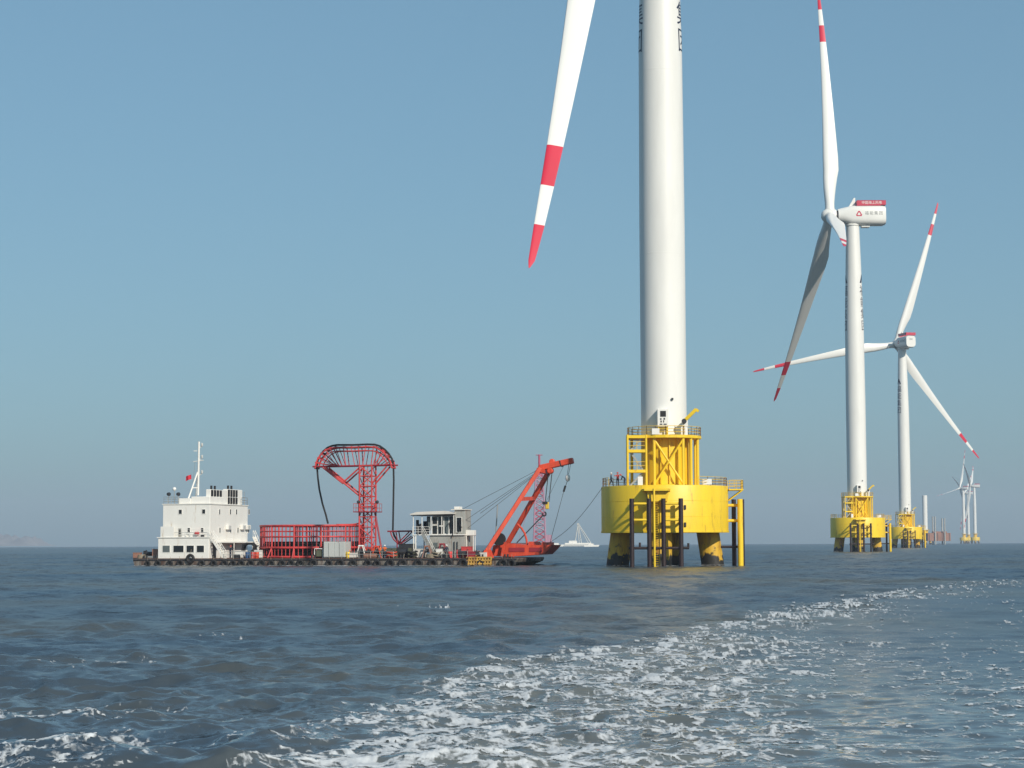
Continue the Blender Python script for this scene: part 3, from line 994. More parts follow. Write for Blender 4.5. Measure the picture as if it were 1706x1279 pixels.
    # second landing on the right side
    for x, y, mt_, r in ((9.75,-1.3,'yellow',0.36),(10.15,0.6,'fender',0.29),(9.05,0.4,'fender',0.29)):
        strut(t, 'side_fender_pipe', (x, y, -4), (x, y, 8.7), r, M[mt_], 14)
    for z in (7.9, 5.9):
        strut(t, 'side_bracket', (8.1, -0.6, z), (9.8, -0.6, z), 0.2, M['yellow'], 10)
    strut(t, 'side_lower_beam', (6.6, -0.2, 2.5), (10.2, -0.2, 2.5), 0.16, M['fender'], 10)
    # davit crane and boxes on the access platform
    def davit():
        m = MB()
        m.tube((2.6,-3.7,16.98), (2.6,-3.7,18.5), 0.34, n=14)
        m.box(2.25, 2.95, -4.05, -3.35, 18.05, 18.85)
        return m.mesh('davit_base', M['ship_white'], smooth=False)
    db = link('davit_base', cached('davit', davit), t)
    def arm():
        m = MB()
        m.beam((2.4,-3.75,18.7), (4.05,-4.0,20.3), 0.34, 0.42)
        m.beam((4.0,-4.0,20.28), (4.35,-4.05,20.0), 0.3, 0.34)
        return m.mesh('davit_arm', M['yellow'])
    link('davit_arm', cached('arm', arm), db)
    def dk():
        m = MB()
        m.lathe([(0.3,-0.25),(0.34,0),(0.3,0.25)], 12, (2.45,-4.15,18.75), ax='y')
        return m.mesh('davit_winch', M['dark'])
    link('davit_winch', cached('davitw', dk), db)
    def sbox(q): 
        m = MB(); m.box(*q); return m.mesh('cabinet', M['ship_white'], bevel=0.03)
    for i, q in enumerate(((-1.75,-0.75,-4.75,-4.2,17.0,17.8), (-3.7,-3.05,-7.2,-6.6,10.41,11.5), (4.6,5.8,-6.2,-5.6,10.45,11.2))):
        link('cabinet', cached('cab%d' % i, lambda: sbox(q)), t)
    def door():
        m = MB(); m.box(-1.0, 0.45, -4.05, -2.6, 18.05, 20.35); return m.mesh('ventilation_cabinet', M['ship_white'], bevel=0.05)
    dc = link('ventilation_cabinet', cached('door', door), t)
    def vent():
        m = MB(); m.box(-0.62, 0.12, -4.09, -4.04, 19.35, 20.1); return m.mesh('louvre', M['black'])
    link('louvre', cached('vent', vent), dc)
    for qi, q in enumerate(((-0.65,-0.45,18.95,19.15),(-0.2,0.0,18.95,19.2),(-0.6,-0.42,18.6,18.85),(-0.25,-0.12,18.6,18.88),(-0.7,-0.35,18.3,18.45),(-0.2,0.2,18.3,18.45))):
        link('small_vent', cached('slat%d' % qi, lambda: MB().box(q[0], q[1], -4.08, -4.045, q[2], q[3]).mesh('small_vent', M['dark'])), dc)
    for x in (-0.85, 0.3):
        for y in (-3.8, -3.1):
            link('cabinet_leg', cached('dleg%.2f%.2f' % (x, y), lambda: MB().box(x-.08, x+.08, y-.08, y+.08, 16.98, 18.05).mesh('cabinet_leg', M['yellow'])), dc)
    def lamp():
        m = MB(); m.box(0.9,1.15,-3.15,-2.85,21.6,21.85); return m.mesh('tower_lamp', M['dark'])
    link('tower_lamp', cached('lampt', lamp), t)
    return t

D1, D2, D3 = 268.0, 628.0, 1036.0
x1, _ = sea_pos(1108.0, D1); x2, _ = sea_pos(1429.5, D2); x3, _ = sea_pos(1509.0, D3)
foundation('nearest yellow foundation, with dark fender pipes, under the widest tower', x1, D1, R(-2))
foundation('yellow foundation of the middle turbine, right of the nearest one', x2, D2, R(4))
foundation('third yellow foundation, low on the horizon behind the middle turbine', x3, D3, R(8))
va = lambda x, y: math.atan2(-y, -x)      # direction from the tower towards the camera
turbine('nearest white turbine, hub out of frame, red-banded blade hanging left of tower', x1, D1, R(2.5), 206, (va(x1, D1)-R(87), va(x1, D1)+R(87)))
turbine('middle white turbine with one blade straight up and its nacelle seen sideways', x2, D2, 0.0, 14, (va(x2, D2)-R(82), va(x2, D2)+R(81)), pitch=-13)
turbine('third white turbine with three blades spread and dark lettering down its tower', x3, D3, R(-74), 20, (va(x3, D3)-R(52),), pitch=72)

# far turbines
for px, Y, rz, ph, lb in ((1606.5, 3900, R(-40), 18, 'far hazy turbine with blades to the left, leftmost of the far group'),
                      (1614.0, 4300, R(-30), 55, 'far hazy turbine between two others in the far group'),
                      (1625.0, 3750, R(-20), 60, 'far hazy turbine, rightmost of the far group, nacelle pointing right')):
    X, Yw = sea_pos(px, Y)
    turbine(lb, X, Yw, rz, ph, (), False, group='far turbines on the horizon')
    foundation('pale foundation of the ' + lb.split(',')[0], X, Yw, 0, False, group='far turbine foundations')
# unfinished tower
X, Yw = sea_pos(1542, 2500)
foundation('far foundation carrying an unfinished white tower without blades', X, Yw, 0, False, group='far turbine foundations')
ut = MB(); ut.lathe([(3.0,0),(3.0,42),(2.8,42.2)], 32)
o = ut.build('unfinished_tower', M['tower_white'], smooth=True); o.location = (X, Yw, 17.0)
tag(o, 'short white tower stub without a rotor, left of the far turbines', 'tower')

#BARGE_BEGIN
# ------------------------------------------------------------------ cable-laying barge
BANG = R(14)
BU = Vector((math.cos(BANG), -math.sin(BANG), 0)); BV = Vector((math.sin(BANG), math.cos(BANG), 0))
p = at(221, 945, 291.0)
BO = Vector((p.x, 291.0, 0.0))
DECK = 1.1
def bl(px, py, v):
    """barge coordinates (u along, v across, z) of a pixel at depth v across the deck"""
    d = ray(px, py)
    t = (v - (CAM-BO).dot(BV)) / d.dot(BV)
    P = CAM + d*t
    return ((P-BO).dot(BU), v, P.z)
def bu(px, py, u):
    d = ray(px, py)
    t = (u - (CAM-BO).dot(BU)) / d.dot(BU)
    P = CAM + d*t
    return (u, (P-BO).dot(BV), P.z)
def U(px, v=0.0): return bl(px, 930, v)[0]
def ZZ(py, px, v=0.0): return bl(px, py, v)[2]
def bthing(name, label, cat, u, v, z=None, group=None):
    z = DECK if z is None else z
    w = BO + BU*u + BV*v
    return thing(name, label, cat, (w.x, w.y, z), -BANG, group, off=(u, v, z))
BEAM = 16.0
LEN = U(862)

# ---- hull
hb = bthing('cable_barge', 'long low rusty work barge lying left of the nearest turbine', 'barge', LEN/2, BEAM/2, 0.0)
m = MB()
m.prism([(1.2,-1.4),(LEN-5.5,-1.4),(LEN-0.2,0.55),(LEN,0.95),(LEN,DECK-0.06),(0,DECK-0.06),(0.25,0.2)], 0, BEAM)
m.build('hull', M['hull'], hb)
MB().box(0.05, LEN-0.05, 0.05, BEAM-0.05, DECK-0.055, DECK).build('deck', M['deck'], hb)
for v in (0.0, BEAM):
    strut(hb, 'rubbing_bar', (0.1, v, DECK-0.2), (LEN-0.1, v, DECK-0.2), 0.12, M['dark'])
    strut(hb, 'boot_stripe', (1.0, v, 0.08), (LEN-3.5, v, 0.08), 0.13, M['hull_boot'])
for i in range(30):                                   # plates and doublers along the side
    u = 1.8 + i*(LEN-5)/30
    MB().box(u, u+0.09, -0.07, 0.0, 0.12, DECK-0.3).build('hull_rib', M['hull'], hb)
# ---- rails along the deck edge, in three runs
for a, b in ((U(372), U(436)), (U(578), U(655)), (U(735), U(800))):
    railing([(a, 0.25, DECK), (b, 0.25, DECK)], 0.95, 0.03, 1.6, (0.5,)).build('deck_railing', M['grey_galv'], hb)
for px in (240, 256, 520, 600, 668, 732, 800, 842):
    u = U(px)
    b_ = MB().tube((u-0.2, 0.5, DECK), (u-0.2, 0.5, DECK+0.5), 0.13, n=10)
    b_.tube((u+0.2, 0.5, DECK), (u+0.2, 0.5, DECK+0.5), 0.13, n=10).box(u-0.5, u+0.5, 0.3, 0.7, DECK, DECK+0.06)
    b_.build('mooring_bitt', M['dark'], hb)

# ---- tyres hung along the side
TY = MB().ring((0,0,0), 0.38, 0.17, 22, 10, 'y').mesh('tyre', M['black'], smooth=True)
ZONES = [(270,'at the left end of the barge'),(362,'below the white deckhouse'),(428,'below the white stairs'),(530,'below the red basket'),(596,'below the grey container'),(662,'below the red loading tower'),(782,'below the control cabin'),(999,'below the crane')]
ORD = ['first','second','third','fourth','fifth','sixth','seventh','eighth']
ZC = {}
def tyre(px, py, s=1.0, label=None):
    u, v, z = bl(px, py, -0.26)
    w = BO + BU*u + BV*v
    o = bpy.data.objects.new('tyre_fender', TY); col.objects.link(o)
    o.location = (w.x, w.y, z); o.rotation_euler = (0, random.uniform(-.2,.2), -BANG); o.scale = (s, s, s)
    zn = [z for lim, z in ZONES if px < lim][0]
    if label is None:
        k = ZC.get(zn, 0); ZC[zn] = k+1
        label = '%s black tyre fender from the left %s' % (ORD[k], zn)
    tag(o, label, 'tyre', 'tyres along the barge side')
    strut(o, 'hanging_rope', (0, 0, 0.4), (0, 0.12, 1.05), 0.02, M['rope'], 5)
for px, s in ((246,.8),(263,.9),(283,.9),(300,1),(336,1),(356,1),(374,1),(388,.9),(402,1),(418,1),(436,1),(452,.9),(470,1),(485,1),(500,1.1),(522,1.2),(548,1),(567,1.2),(588,1.1),(613,1.1),(628,1),(650,1.2),(671,1.25),(697,1.25),(721,1.3),(746,1.5),(772,1.3),(800,1.0),(838,1.3),(852,1.2)):
    tyre(px, 938.5, s)
tyre(317, 930.5, 1.25, 'large black tyre with white middle hung highest on the white deckhouse side')

# ---- white accommodation block
NV = 0.9
uL, uR = U(270.5, NV), U(349.5, NV)
zT = ZZ(840, 349, NV); zM = ZZ(895, 349, NV); zU = ZZ(868, 349, NV)
vB = bu(422.5, 880, uR)[1]
vB = min(vB, BEAM-0.6)
dh = bthing('deckhouse', 'white three-storey accommodation block with mast at the left end of the barge', 'deckhouse', (uL+uR)/2, (NV+vB)/2)
MB().box(uL, uR, NV, vB, DECK, zT).build('wall', M['ship_white'], dh, bevel=0.05)
# lower house, nearer to the side
lu0, lu1, lv = U(263, 0.35), U(348, 0.35), 0.35
MB().box(lu0, lu1, lv, NV-0.01, DECK, zM-0.05).build('lower_wall', M['ship_white'], dh, bevel=0.04)
MB().box(lu0-0.15, lu1+0.1, lv-0.12, NV-0.012, zM-0.05, zM+0.07).build('balcony_deck', M['ship_white'], dh)
MB().box(U(267,lv), U(289,lv), lv, lv+0.08, zM+0.075, ZZ(877,280,lv)).build('balcony_bulwark', M['ship_white'], dh)
railing([(U(290,lv), lv+.05, zM+0.07), (lu1, lv+.05, zM+0.07)], 1.0, 0.025, 1.2, (0.35,0.68)).build('balcony_railing', M['ship_white'], dh)
MB().box(uL-0.1, uR+0.1, NV-0.1, vB+0.1, zT, zT+0.12).build('roof_edge', M['ship_white'], dh)
def window(parent, px, py, w, h, v=None, u=None, pane='glass'):
    """near face: v given; right face: u given"""
    if v is not None:
        a = bl(px-w/2, py+h/2, v); b = bl(px+w/2, py-h/2, v)
        f = MB(); t_ = 0.06
        f.box(a[0]-t_, b[0]+t_, v-0.05, v-0.003, a[2]-t_, a[2]); f.box(a[0]-t_, b[0]+t_, v-0.05, v-0.003, b[2], b[2]+t_)
        f.box(a[0]-t_, a[0], v-0.05, v-0.003, a[2], b[2]); f.box(b[0], b[0]+t_, v-0.05, v-0.003, a[2], b[2])
        fo = f.build('window', M['ship_white'], parent)
        MB().box(a[0], b[0], v-0.03, v-0.002, a[2], b[2]).build('pane', M[pane], fo)
    else:
        a = bu(px-w/2, py+h/2, u); b = bu(px+w/2, py-h/2, u)
        f = MB(); t_ = 0.06
        f.box(u+0.003, u+0.05, a[1]-t_, b[1]+t_, a[2]-t_, a[2]); f.box(u+0.003, u+0.05, a[1]-t_, b[1]+t_, b[2], b[2]+t_)
        f.box(u+0.003, u+0.05, a[1]-t_, a[1], a[2], b[2]); f.box(u+0.003, u+0.05, b[1], b[1]+t_, a[2], b[2])
        fo = f.build('window', M['ship_white'], parent)
        MB().box(u+0.002, u+0.03, a[1], b[1], a[2], b[2]).build('pane', M[pane], fo)
for px, py, w, h in ((300.5,852.5,5,7),(339.5,852,5,7),(314.7,883,4,7),(337,883,4,7)):
    window(dh, px, py, w, h, v=NV)
a = bl(297.3, 897, NV); b = bl(302.3, 880, NV)
dr = MB().box(a[0], b[0], NV-0.05, NV-0.002, zM+0.08, b[2]).build('door', M['cabin_grey'], dh)
MB().box(a[0]+.1, b[0]-.1, NV-0.07, NV-0.052, b[2]-0.8, b[2]-0.12).build('door_pane', M['glass'], dr)
for px, w, pn in ((277,12,'glass_grey'),(297.5,17,'glass'),(317,12,'glass'),(334,12,'glass')):
    window(dh, px, 914.3, w, 11, v=lv, pane=pn)
for px in (365.5, 383.5, 393.7, 414.5): window(dh, px, 852.5, 2.0, 8, u=uR)
for px in (366, 384, 396, 413.5): window(dh, px, 883, 2.0, 8, u=uR)
# air-conditioner brackets on the right face
for px in (378.5, 402.5, 410.5):
    a = bu(px-3, 882, uR); b = bu(px+3, 874.5, uR)
    ac = MB().box(uR+0.02, uR+0.45, a[1], b[1], a[2], b[2]).build('air_conditioner', M['ship_white'], dh, bevel=0.03)
    MB().box(uR+0.451, uR+0.47, a[1]+.3, b[1]-.3, a[2]+.1, b[2]-.1).build('fan_grille', M['grey_box'], ac)
# life ring, raft and signs on the balcony
c = bl(313, 892.5, NV-0.1)
MB().ring(c, 0.32, 0.07, 20, 6, 'y').build('life_ring', M['helmet_white'], dh)
c = bl(328, 888, NV-0.3)
MB().lathe([(0.15,-0.32),(0.22,-0.26),(0.22,0.26),(0.15,0.32)], 14, c, ax='x').build('life_raft', M['red'], dh)
c = bl(337, 894, NV-0.25)
MB().cbox(c, 0.5, 0.3, 0.55).build('balcony_locker', M['dark'], dh)
# overhang, support and dark openings at the foot of the right face
z1 = ZZ(903, 380, 6)
MB().box(uR+0.005, uR+1.3, 1.2, vB-0.4, z1-0.1, z1+0.08).build('canopy', M['ship_white'], dh)
for v in (2.0, 7.0, vB-1.0):
    strut(dh, 'canopy_post', (uR+1.2, v, DECK), (uR+1.2, v, z1-0.1), 0.07, M['ship_white'])
for px, w in ((357,5),(389,4)):
    a = bu(px-w/2, 928, uR); b = bu(px+w/2, 912, uR)
    MB().box(uR+0.003, uR+0.05, a[1], b[1], DECK+0.1, DECK+2.0).build('doorway', M['dark'], dh)
# outside stairs
def stairs(parent, p0, p1, wv, mt, n=10, rail=True):
    m = MB()
    for dv in (0, wv):
        m.beam((p0[0], p0[1]+dv, p0[2]), (p1[0], p1[1]+dv, p1[2]), 0.06, 0.26)
    for k in range(1, n):
        f = k/n
        c = [p0[i]+(p1[i]-p0[i])*f for i in range(3)]
        m.cbox((c[0], c[1]+wv/2, c[2]), 0.26, wv-0.06, 0.04)
    o = m.build('stairs', mt, parent)
    if rail:
        h = MB()
        for dv in (0, wv):
            h.tube((p0[0], p0[1]+dv, p0[2]+0.95), (p1[0], p1[1]+dv, p1[2]+0.95), 0.035, n=6)
            for k in range(5):
                f = k/4; c = [p0[i]+(p1[i]-p0[i])*f for i in range(3)]
                h.tube((c[0], c[1]+dv, c[2]), (c[0], c[1]+dv, c[2]+0.95), 0.03, n=5)
        h.build('handrail', mt, o)
    return o
stairs(dh, (U(351,.5), .4, zM), (U(374,.5), .4, DECK), 0.8, M['ship_white'])
stairs(dh, (uR+1.4, vB-1.4, zM+0.1), (U(437,vB-1.4), vB-1.4, DECK), 0.8, M['ship_white'])
# roof gear
zr = zT+0.12
railing([(uL+.1, vB, zr), (uL+.1, NV+.1, zr), (U(297,NV), NV+.1, zr)], 1.0, 0.025, 1.3, (0.35,0.7)).build('roof_railing', M['grey_galv'], dh)
railing([(uR-.1, bu(404,840,uR)[1], zr), (uR-.1, vB, zr), (uR-2.5, vB, zr)], 1.1, 0.035, 1.0, (0.35,0.7)).build('roof_railing', M['grey_galv'], dh)
MB().box(U(297,1.4), U(317,1.4), 1.4, 3.2, zr, ZZ(830,305,1.4)).build('roof_locker', M['ship_white'], dh, bevel=0.04)
MB().box(U(317.5,1.5), U(349,1.5), 1.5, 6.5, zr, ZZ(827,330,1.5)).build('wheelhouse_top', M['ship_white'], dh, bevel=0.06)
for px, pv in ((281,3.0),(297,4.0)):
    c = bl(px, 823, pv)
    sl = MB().tube((c[0], pv, zr), (c[0], pv, c[2]-.2), 0.05, n=6).build('lamp_post', M['grey_galv'], dh)
    MB().lathe([(0.05,0.25),(0.24,0.2),(0.28,-0.15),(0.2,-0.2)], 12, c, ax='y').build('searchlight', M['dark'], sl)
c = bl(290.5, 814.5, 4.0)
sp = MB().tube((c[0], 4.0, zr), (c[0], 4.0, c[2]), 0.05, n=6).build('radome_post', M['grey_galv'], dh)
MB().lathe([(0.001,-0.28),(0.2,-0.2),(0.28,0),(0.22,0.2),(0.001,0.3)], 14, c).build('radome', M['ship_white'], sp, smooth=True)
# funnels: white casings with black louvres
for px0, px1, cx0, cx1 in ((352,372,372,380),(380,398,398,405)):
    va_, vb_ = bu(px0, 830, uR-.3)[1], bu(px1, 830, uR-.3)[1]
    vc_ = bu(cx1, 830, uR-.3)[1]
    zt = ZZ(814.5, 380, va_)
    fn = MB().box(uR-1.15, uR-0.42, va_+.05, vc_, zr, zt).build('funnel_casing', M['ship_white'], dh, bevel=0.05)
    n_ = 4
    for r_ in range(2):
        za, zb = (zr+0.1, zr+(zt-zr)*0.46) if r_ == 0 else (zr+(zt-zr)*0.52, zt-0.08)
        for k in range(n_):
            q0 = va_+.15+(vb_-va_-.2)*k/n_; q1 = va_+.15+(vb_-va_-.2)*(k+0.55)/n_
            MB().box(uR-0.42, uR-0.30, q0, q1, za, zb).build('louvre', M['black'], fn)
    for k in range(2):
        c_ = (uR-0.8, va_+1.2+1.3*k)
        strut(dh, 'exhaust_pipe', (c_[0], c_[1], zt-.1), (c_[0], c_[1], zt+0.55), 0.16, M['black'], 10)
# mast
mv = 3.2
mb_ = bl(330, 825, mv); mt_ = bl(331.5, 735.5, mv)
ms = strut(dh, 'mast', mb_, mt_, 0.15, M['ship_white'], 10)
strut(dh, 'mast_stay', bl(314, 830, mv-1.2), bl(329.3, 786, mv), 0.12, M['ship_white'])
strut(dh, 'mast_stay', bl(326, 830, mv+2.4), bl(330.2, 786, mv), 0.12, M['ship_white'])
strut(dh, 'mast_tie', bl(320.5, 812.5, mv-.5), bl(330, 812.5, mv), 0.07, M['ship_white'])
strut(dh, 'mast_yard', bl(322, 769, mv), bl(339, 766.5, mv), 0.06, M['ship_white'])
for px, py in ((336.5,744),(336.5,764),(336.5,789.5)):
    a = bl(331, py+3, mv); b = bl(px, py-0.5, mv)
    br = strut(dh, 'lamp_bracket', a, b, 0.05, M['ship_white'], 6)
    MB().lathe([(0.12,0),(0.16,0.1),(0.16,0.4),(0.1,0.5)], 10, b).build('navigation_lamp', M['grey_box'], dh)
c = bl(325.5, 751, mv); MB().cbox(c, 0.5, 0.1, 0.12).build('antenna', M['ship_white'], dh)
for px, v_ in ((424,12.0),(414,13.5),(399,9.0)):
    a = bu(px, 838, uR-.5)
    strut(dh, 'whip_antenna', (uR-.5, min(a[1],vB-.2), zr), (uR-.5, min(a[1],vB-.2), zr+2.0), 0.03, M['ship_white'], 5)
# flag
fl = bthing('flag', 'small red flag flying beside the white mast', 'flag', *bl(319, 800, mv))
f = MB(); vs = []
a = bl(318.5, 790, mv); 
for i in range(7):
    for j in range(4):
        vs.append((a[0]-0.14*i, mv+0.10*math.sin(i*1.3+j*.4), a[2]-0.22*j-0.05*i))
f.add(vs, [(i*4+j, (i+1)*4+j, (i+1)*4+j+1, i*4+j+1) for i in range(6) for j in range(3)])
f.build('cloth', M['flag_red'], fl, smooth=True)
strut(fl, 'halyard', (a[0]+0.02, mv, zr+0.3), (bl(325,769,mv)[0], mv, ZZ(769,325,mv)), 0.015, M['rope'], 5)

# ---- red cable carousel
cv = 8.2
cu0 = (U(439, cv)+U(600, cv))/2; CR = (U(600, cv)-U(439, cv))/2
zc0, zc1, zc2, zc3 = DECK, ZZ(912, 515, cv), ZZ(894, 515, cv), ZZ(876, 515, cv)
ca = bthing('cable_carousel', 'big round red open-frame cable basket amidships on the barge', 'cable carousel', cu0, cv)
for z, r_, nm in ((DECK+0.18, .16, 'base_ring'), (zc1, .16, 'lower_ring'), (zc2, .10, 'middle_ring'), ((zc2+zc3)/2, .06, 'thin_ring'), (zc3, .14, 'top_ring')):
    MB().ring((cu0, cv, z), CR, r_, 72, 8).build(nm, M['red'], ca, smooth=True)
NP = 72
for i in range(NP):
    t_ = 2*math.pi*i/NP
    x, y = cu0+CR*math.cos(t_), cv+CR*math.sin(t_)
    strut(ca, 'upright', (x, y, DECK), (x, y, zc3), 0.12 if i % 6 == 0 else 0.05, M['red'])
for i in range(0, NP, 6):
    t_ = 2*math.pi*i/NP
    strut(ca, 'spoke', (cu0+1.2*math.cos(t_), cv+1.2*math.sin(t_), DECK+.3), (cu0+CR*math.cos(t_), cv+CR*math.sin(t_), DECK+.3), 0.1, M['red_dark'])
    strut(ca, 'outrigger', (cu0+(CR+.05)*math.cos(t_), cv+(CR+.05)*math.sin(t_), zc1), (cu0+(CR+.75)*math.cos(t_), cv+(CR+.75)*math.sin(t_), DECK+.05), 0.08, M['red'])
# inner drum
for z in (DECK+0.3, zc2, zc3-0.1):
    MB().ring((cu0, cv, z), 2.4, .1, 40, 8).build('inner_ring', M['red_dark'], ca, smooth=True)
for i in range(14):
    t_ = 2*math.pi*i/14
    strut(ca, 'inner_post', (cu0+2.4*math.cos(t_), cv+2.4*math.sin(t_), DECK), (cu0+2.4*math.cos(t_), cv+2.4*math.sin(t_), zc3-.1), 0.09, M['red_dark'])
# top walkway curve towards the loading tower
pts = []
for k in range(9):
    f = k/8
    a = Vector((cu0+CR*math.cos(R(-42+40*f)), cv+CR*math.sin(R(-42+40*f)), zc3+0.12))
    b = Vector(bl(597+4*f, 874-5*f, cv-1))
    pts.append(a.lerp(b, f*f))
MB().path(pts, 0.1, 6).build('guide_rail', M['red'], ca, smooth=True)
# the coil of cable lying in it
co = bthing('cable_coil', 'thick coil of black sea cable lying in the red basket', 'cable', cu0, cv)
for k in range(8):
    for j in range(3):
        MB().ring((cu0, cv, DECK+0.55+0.24*k), CR-0.55-0.3*j-(0.13 if k % 2 else 0), 0.13, 56, 6).build('cable_turn', M['black'], co, smooth=True)
MB().lathe([(3.0,DECK+.35),(CR-1.5,DECK+.35),(CR-1.5,DECK+2.2),(3.0,DECK+2.2)], 48, (cu0, cv, 0)).build('inner_turns', M['black'], co, smooth=True)

# ---- loading tower with curved cable gantry
gv = 7.2
gt = bthing('loading_tower', 'tall red lattice tower with a curved gantry carrying the cable', 'tower', U(612, gv), gv)
tw0, tw1, tv0, tv1 = U(602,gv), U(622.5,gv), gv-0.95, gv+0.95
ztop = ZZ(776, 612, gv)
for u in (tw0, tw1):
    for v in (tv0, tv1):
        strut(gt, 'mast_leg', (u, v, DECK), (u, v, ztop), 0.125, M['red'], 8)
nb = 9
for k in range(nb+1):
    z = DECK + (ztop-DECK)*k/nb
    for a, b in (((tw0,tv0),(tw1,tv0)),((tw1,tv0),(tw1,tv1)),((tw1,tv1),(tw0,tv1)),((tw0,tv1),(tw0,tv0))):
        strut(gt, 'girt', (*a, z), (*b, z), 0.075, M['red'], 6)
    if k < nb:
        z2 = DECK + (ztop-DECK)*(k+1)/nb
        for a, b in (((tw0,tv0),(tw1,tv0)),((tw1,tv1),(tw0,tv1))):
            s_, e_ = (a, b) if k % 2 else (b, a)
            strut(gt, 'diagonal', (*s_, z), (*e_, z2), 0.07, M['red'], 6)
        for a, b in (((tw1,tv0),(tw1,tv1)),((tw0,tv1),(tw0,tv0))):
            s_, e_ = (a, b) if k % 2 else (b, a)
            strut(gt, 'diagonal', (*s_, z), (*e_, z2), 0.06, M['red'], 6)
# inner ladder and rollers
for u in ((tw0+tw1)/2-.25, (tw0+tw1)/2+.25):
    strut(gt, 'ladder_rail', (u, tv0+.25, DECK), (u, tv0+.25, ztop), 0.05, M['orange_red'], 6)
for k in range(30):
    z = DECK+.4+k*(ztop-DECK-.6)/30
    strut(gt, 'ladder_rung', ((tw0+tw1)/2-.25, tv0+.25, z), ((tw0+tw1)/2+.25, tv0+.25, z), 0.03, M['orange_red'], 5)
zp = ZZ(852.5, 612, gv)
wp = MB().box(U(594.5,gv), U(630.5,gv), gv-1.7, gv+1.7, zp-.08, zp+.05).build('work_platform', M['red_dark'], gt)
railing([(U(595,gv), gv-1.65, zp+.05), (U(630,gv), gv-1.65, zp+.05), (U(630,gv), gv+1.65, zp+.05), (U(595,gv), gv+1.65, zp+.05)], 1.1, 0.03, 1.0, (0.5,), True).build('platform_railing', M['red'], wp)
for px in (597, 628):
    c = bl(px, 836, gv-1.6)
    lp = MB().lathe([(0.05,0.2),(0.2,0.15),(0.24,-0.15)], 10, c, ax='y').build('floodlight', M['dark'], gt)
    strut(gt, 'floodlight_pole', (c[0], gv-1.65, zp), (c[0], gv-1.62, c[2]), 0.03, M['dark'], 5)
# gantry: two planes
top = [(528,777),(529.5,768),(533,760),(538.5,752.5),(545.5,746.5),(553,743.5),(562,742),(575,742),(588,742),(600,741.5),(612,741),(625,741.5),(633,744),(641,749.5),(648,757),(653,765),(655.5,776)]
hubs = [(560,776),(560,776),(560,776),(560,776),(563,776),(567,776),(573,776),(579,776),(594,776),(602,776),(607,776),(621,775.5),(624,775.5),(626,775.5),(629,775.5),(640,775.5),(648,775.5)]
for v in (gv-0.8, gv+0.8):
    P_ = [bl(px, py+3.5, gv) for px, py in top]
    P_ = [(q[0], v, q[2]) for q in P_]
    MB().path(P_, 0.12, 6).build('arch_chord', M['red'], gt, smooth=True)
    I_ = [bl(px*0.93+600*0.07*1.0, py+9.5, gv) for px, py in top[1:-1]]
    MB().path([(q[0], v, q[2]) for q in I_], 0.08, 6).build('inner_chord', M['red'], gt, smooth=True)
    q0, q1 = bl(524, 777.5, gv), bl(660, 774.5, gv)
    strut(gt, 'bottom_chord', (q0[0], v, q0[2]), (q1[0], v, q1[2]), 0.11, M['red_dark'])
    for k in range(1, len(top)-1):
        a = P_[k]; h_ = bl(hubs[k][0], hubs[k][1], gv)
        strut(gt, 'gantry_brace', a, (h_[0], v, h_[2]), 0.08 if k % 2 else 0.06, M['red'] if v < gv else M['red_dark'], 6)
    for (ax, ay), (bx, by) in (((545,779),(604,828)),((575,803.5),(602,779)),((647,777),(623,805)),((541,779),(575,806))):
        a = bl(ax, ay, gv); b = bl(bx, by, gv)
        strut(gt, 'bracket_strut', (a[0], v, a[2]), (b[0], v, b[2]), 0.12, M['red'])
for k in range(len(top)):
    q = bl(top[k][0], top[k][1]+3.0, gv)
    strut(gt, 'roller', (q[0], gv-0.85, q[2]), (q[0], gv+0.85, q[2]), 0.14, M['red'] if k % 3 else M['dark'], 8)
q = bl(626, 860, gv-1.1); q2 = bl(635, 912, gv-2.2)
strut(gt, 'raking_prop', q, q2, 0.13, M['red_dark'])
# cable over the gantry
cb = bthing('sea_cable', 'black cable arching over the red gantry and hanging down both ends', 'cable', U(528,gv), gv, ZZ(776,528,gv))
pts = [bl(546.5,872,gv), bl(543,858,gv), bl(537,838,gv), bl(532,815,gv), bl(529.5,795,gv)] + [bl(px, py-1.0, gv) for px, py in top] + [bl(656,800,gv), bl(655.5,830,gv), bl(655,860,gv), bl(654.5,884,gv), bl(657,893,gv), bl(663,902,gv), bl(672,908,gv)]
sm = []
for k in range(len(pts)-1):
    for j in range(4): sm.append(Vector(pts[k]).lerp(Vector(pts[k+1]), j/4))
sm.append(Vector(pts[-1]))
MB().path(sm, 0.14, 8).build('hanging_cable', M['black'], cb, smooth=True)

# ---- red curved chute left of the cabin
ch = bthing('cable_chute', 'small dark red curved chute under the hanging cable', 'chute', U(668,gv), gv)
for v in (gv-0.7, gv+0.7):
    a = bl(648, 885, gv); b = bl(688, 884.5, gv)
    strut(ch, 'top_bar', (a[0], v, a[2]), (b[0], v, b[2]), 0.11, M['red_dark'])
    pts = [bl(px, py, gv) for px, py in ((653,885),(654.5,891),(658,898),(664,904),(671,908),(681,910))]
    MB().path([(q[0], v, q[2]) for q in pts], 0.11, 6).build('curved_rail', M['red_dark'], ch, smooth=True)
    for (ax, ay), (bx, by) in (((662,885),(665,903)),((684,886),(664,906)),((688,893),(668,907)),((664,905),(681,914)),((664,905),(664,930)),((681,910),(684,930))):
        a = bl(ax, ay, gv); b = bl(bx, by, gv)
        strut(ch, 'chute_brace', (a[0], v, a[2]), (b[0], v, max(DECK, b[2])), 0.09, M['red_dark'], 6)

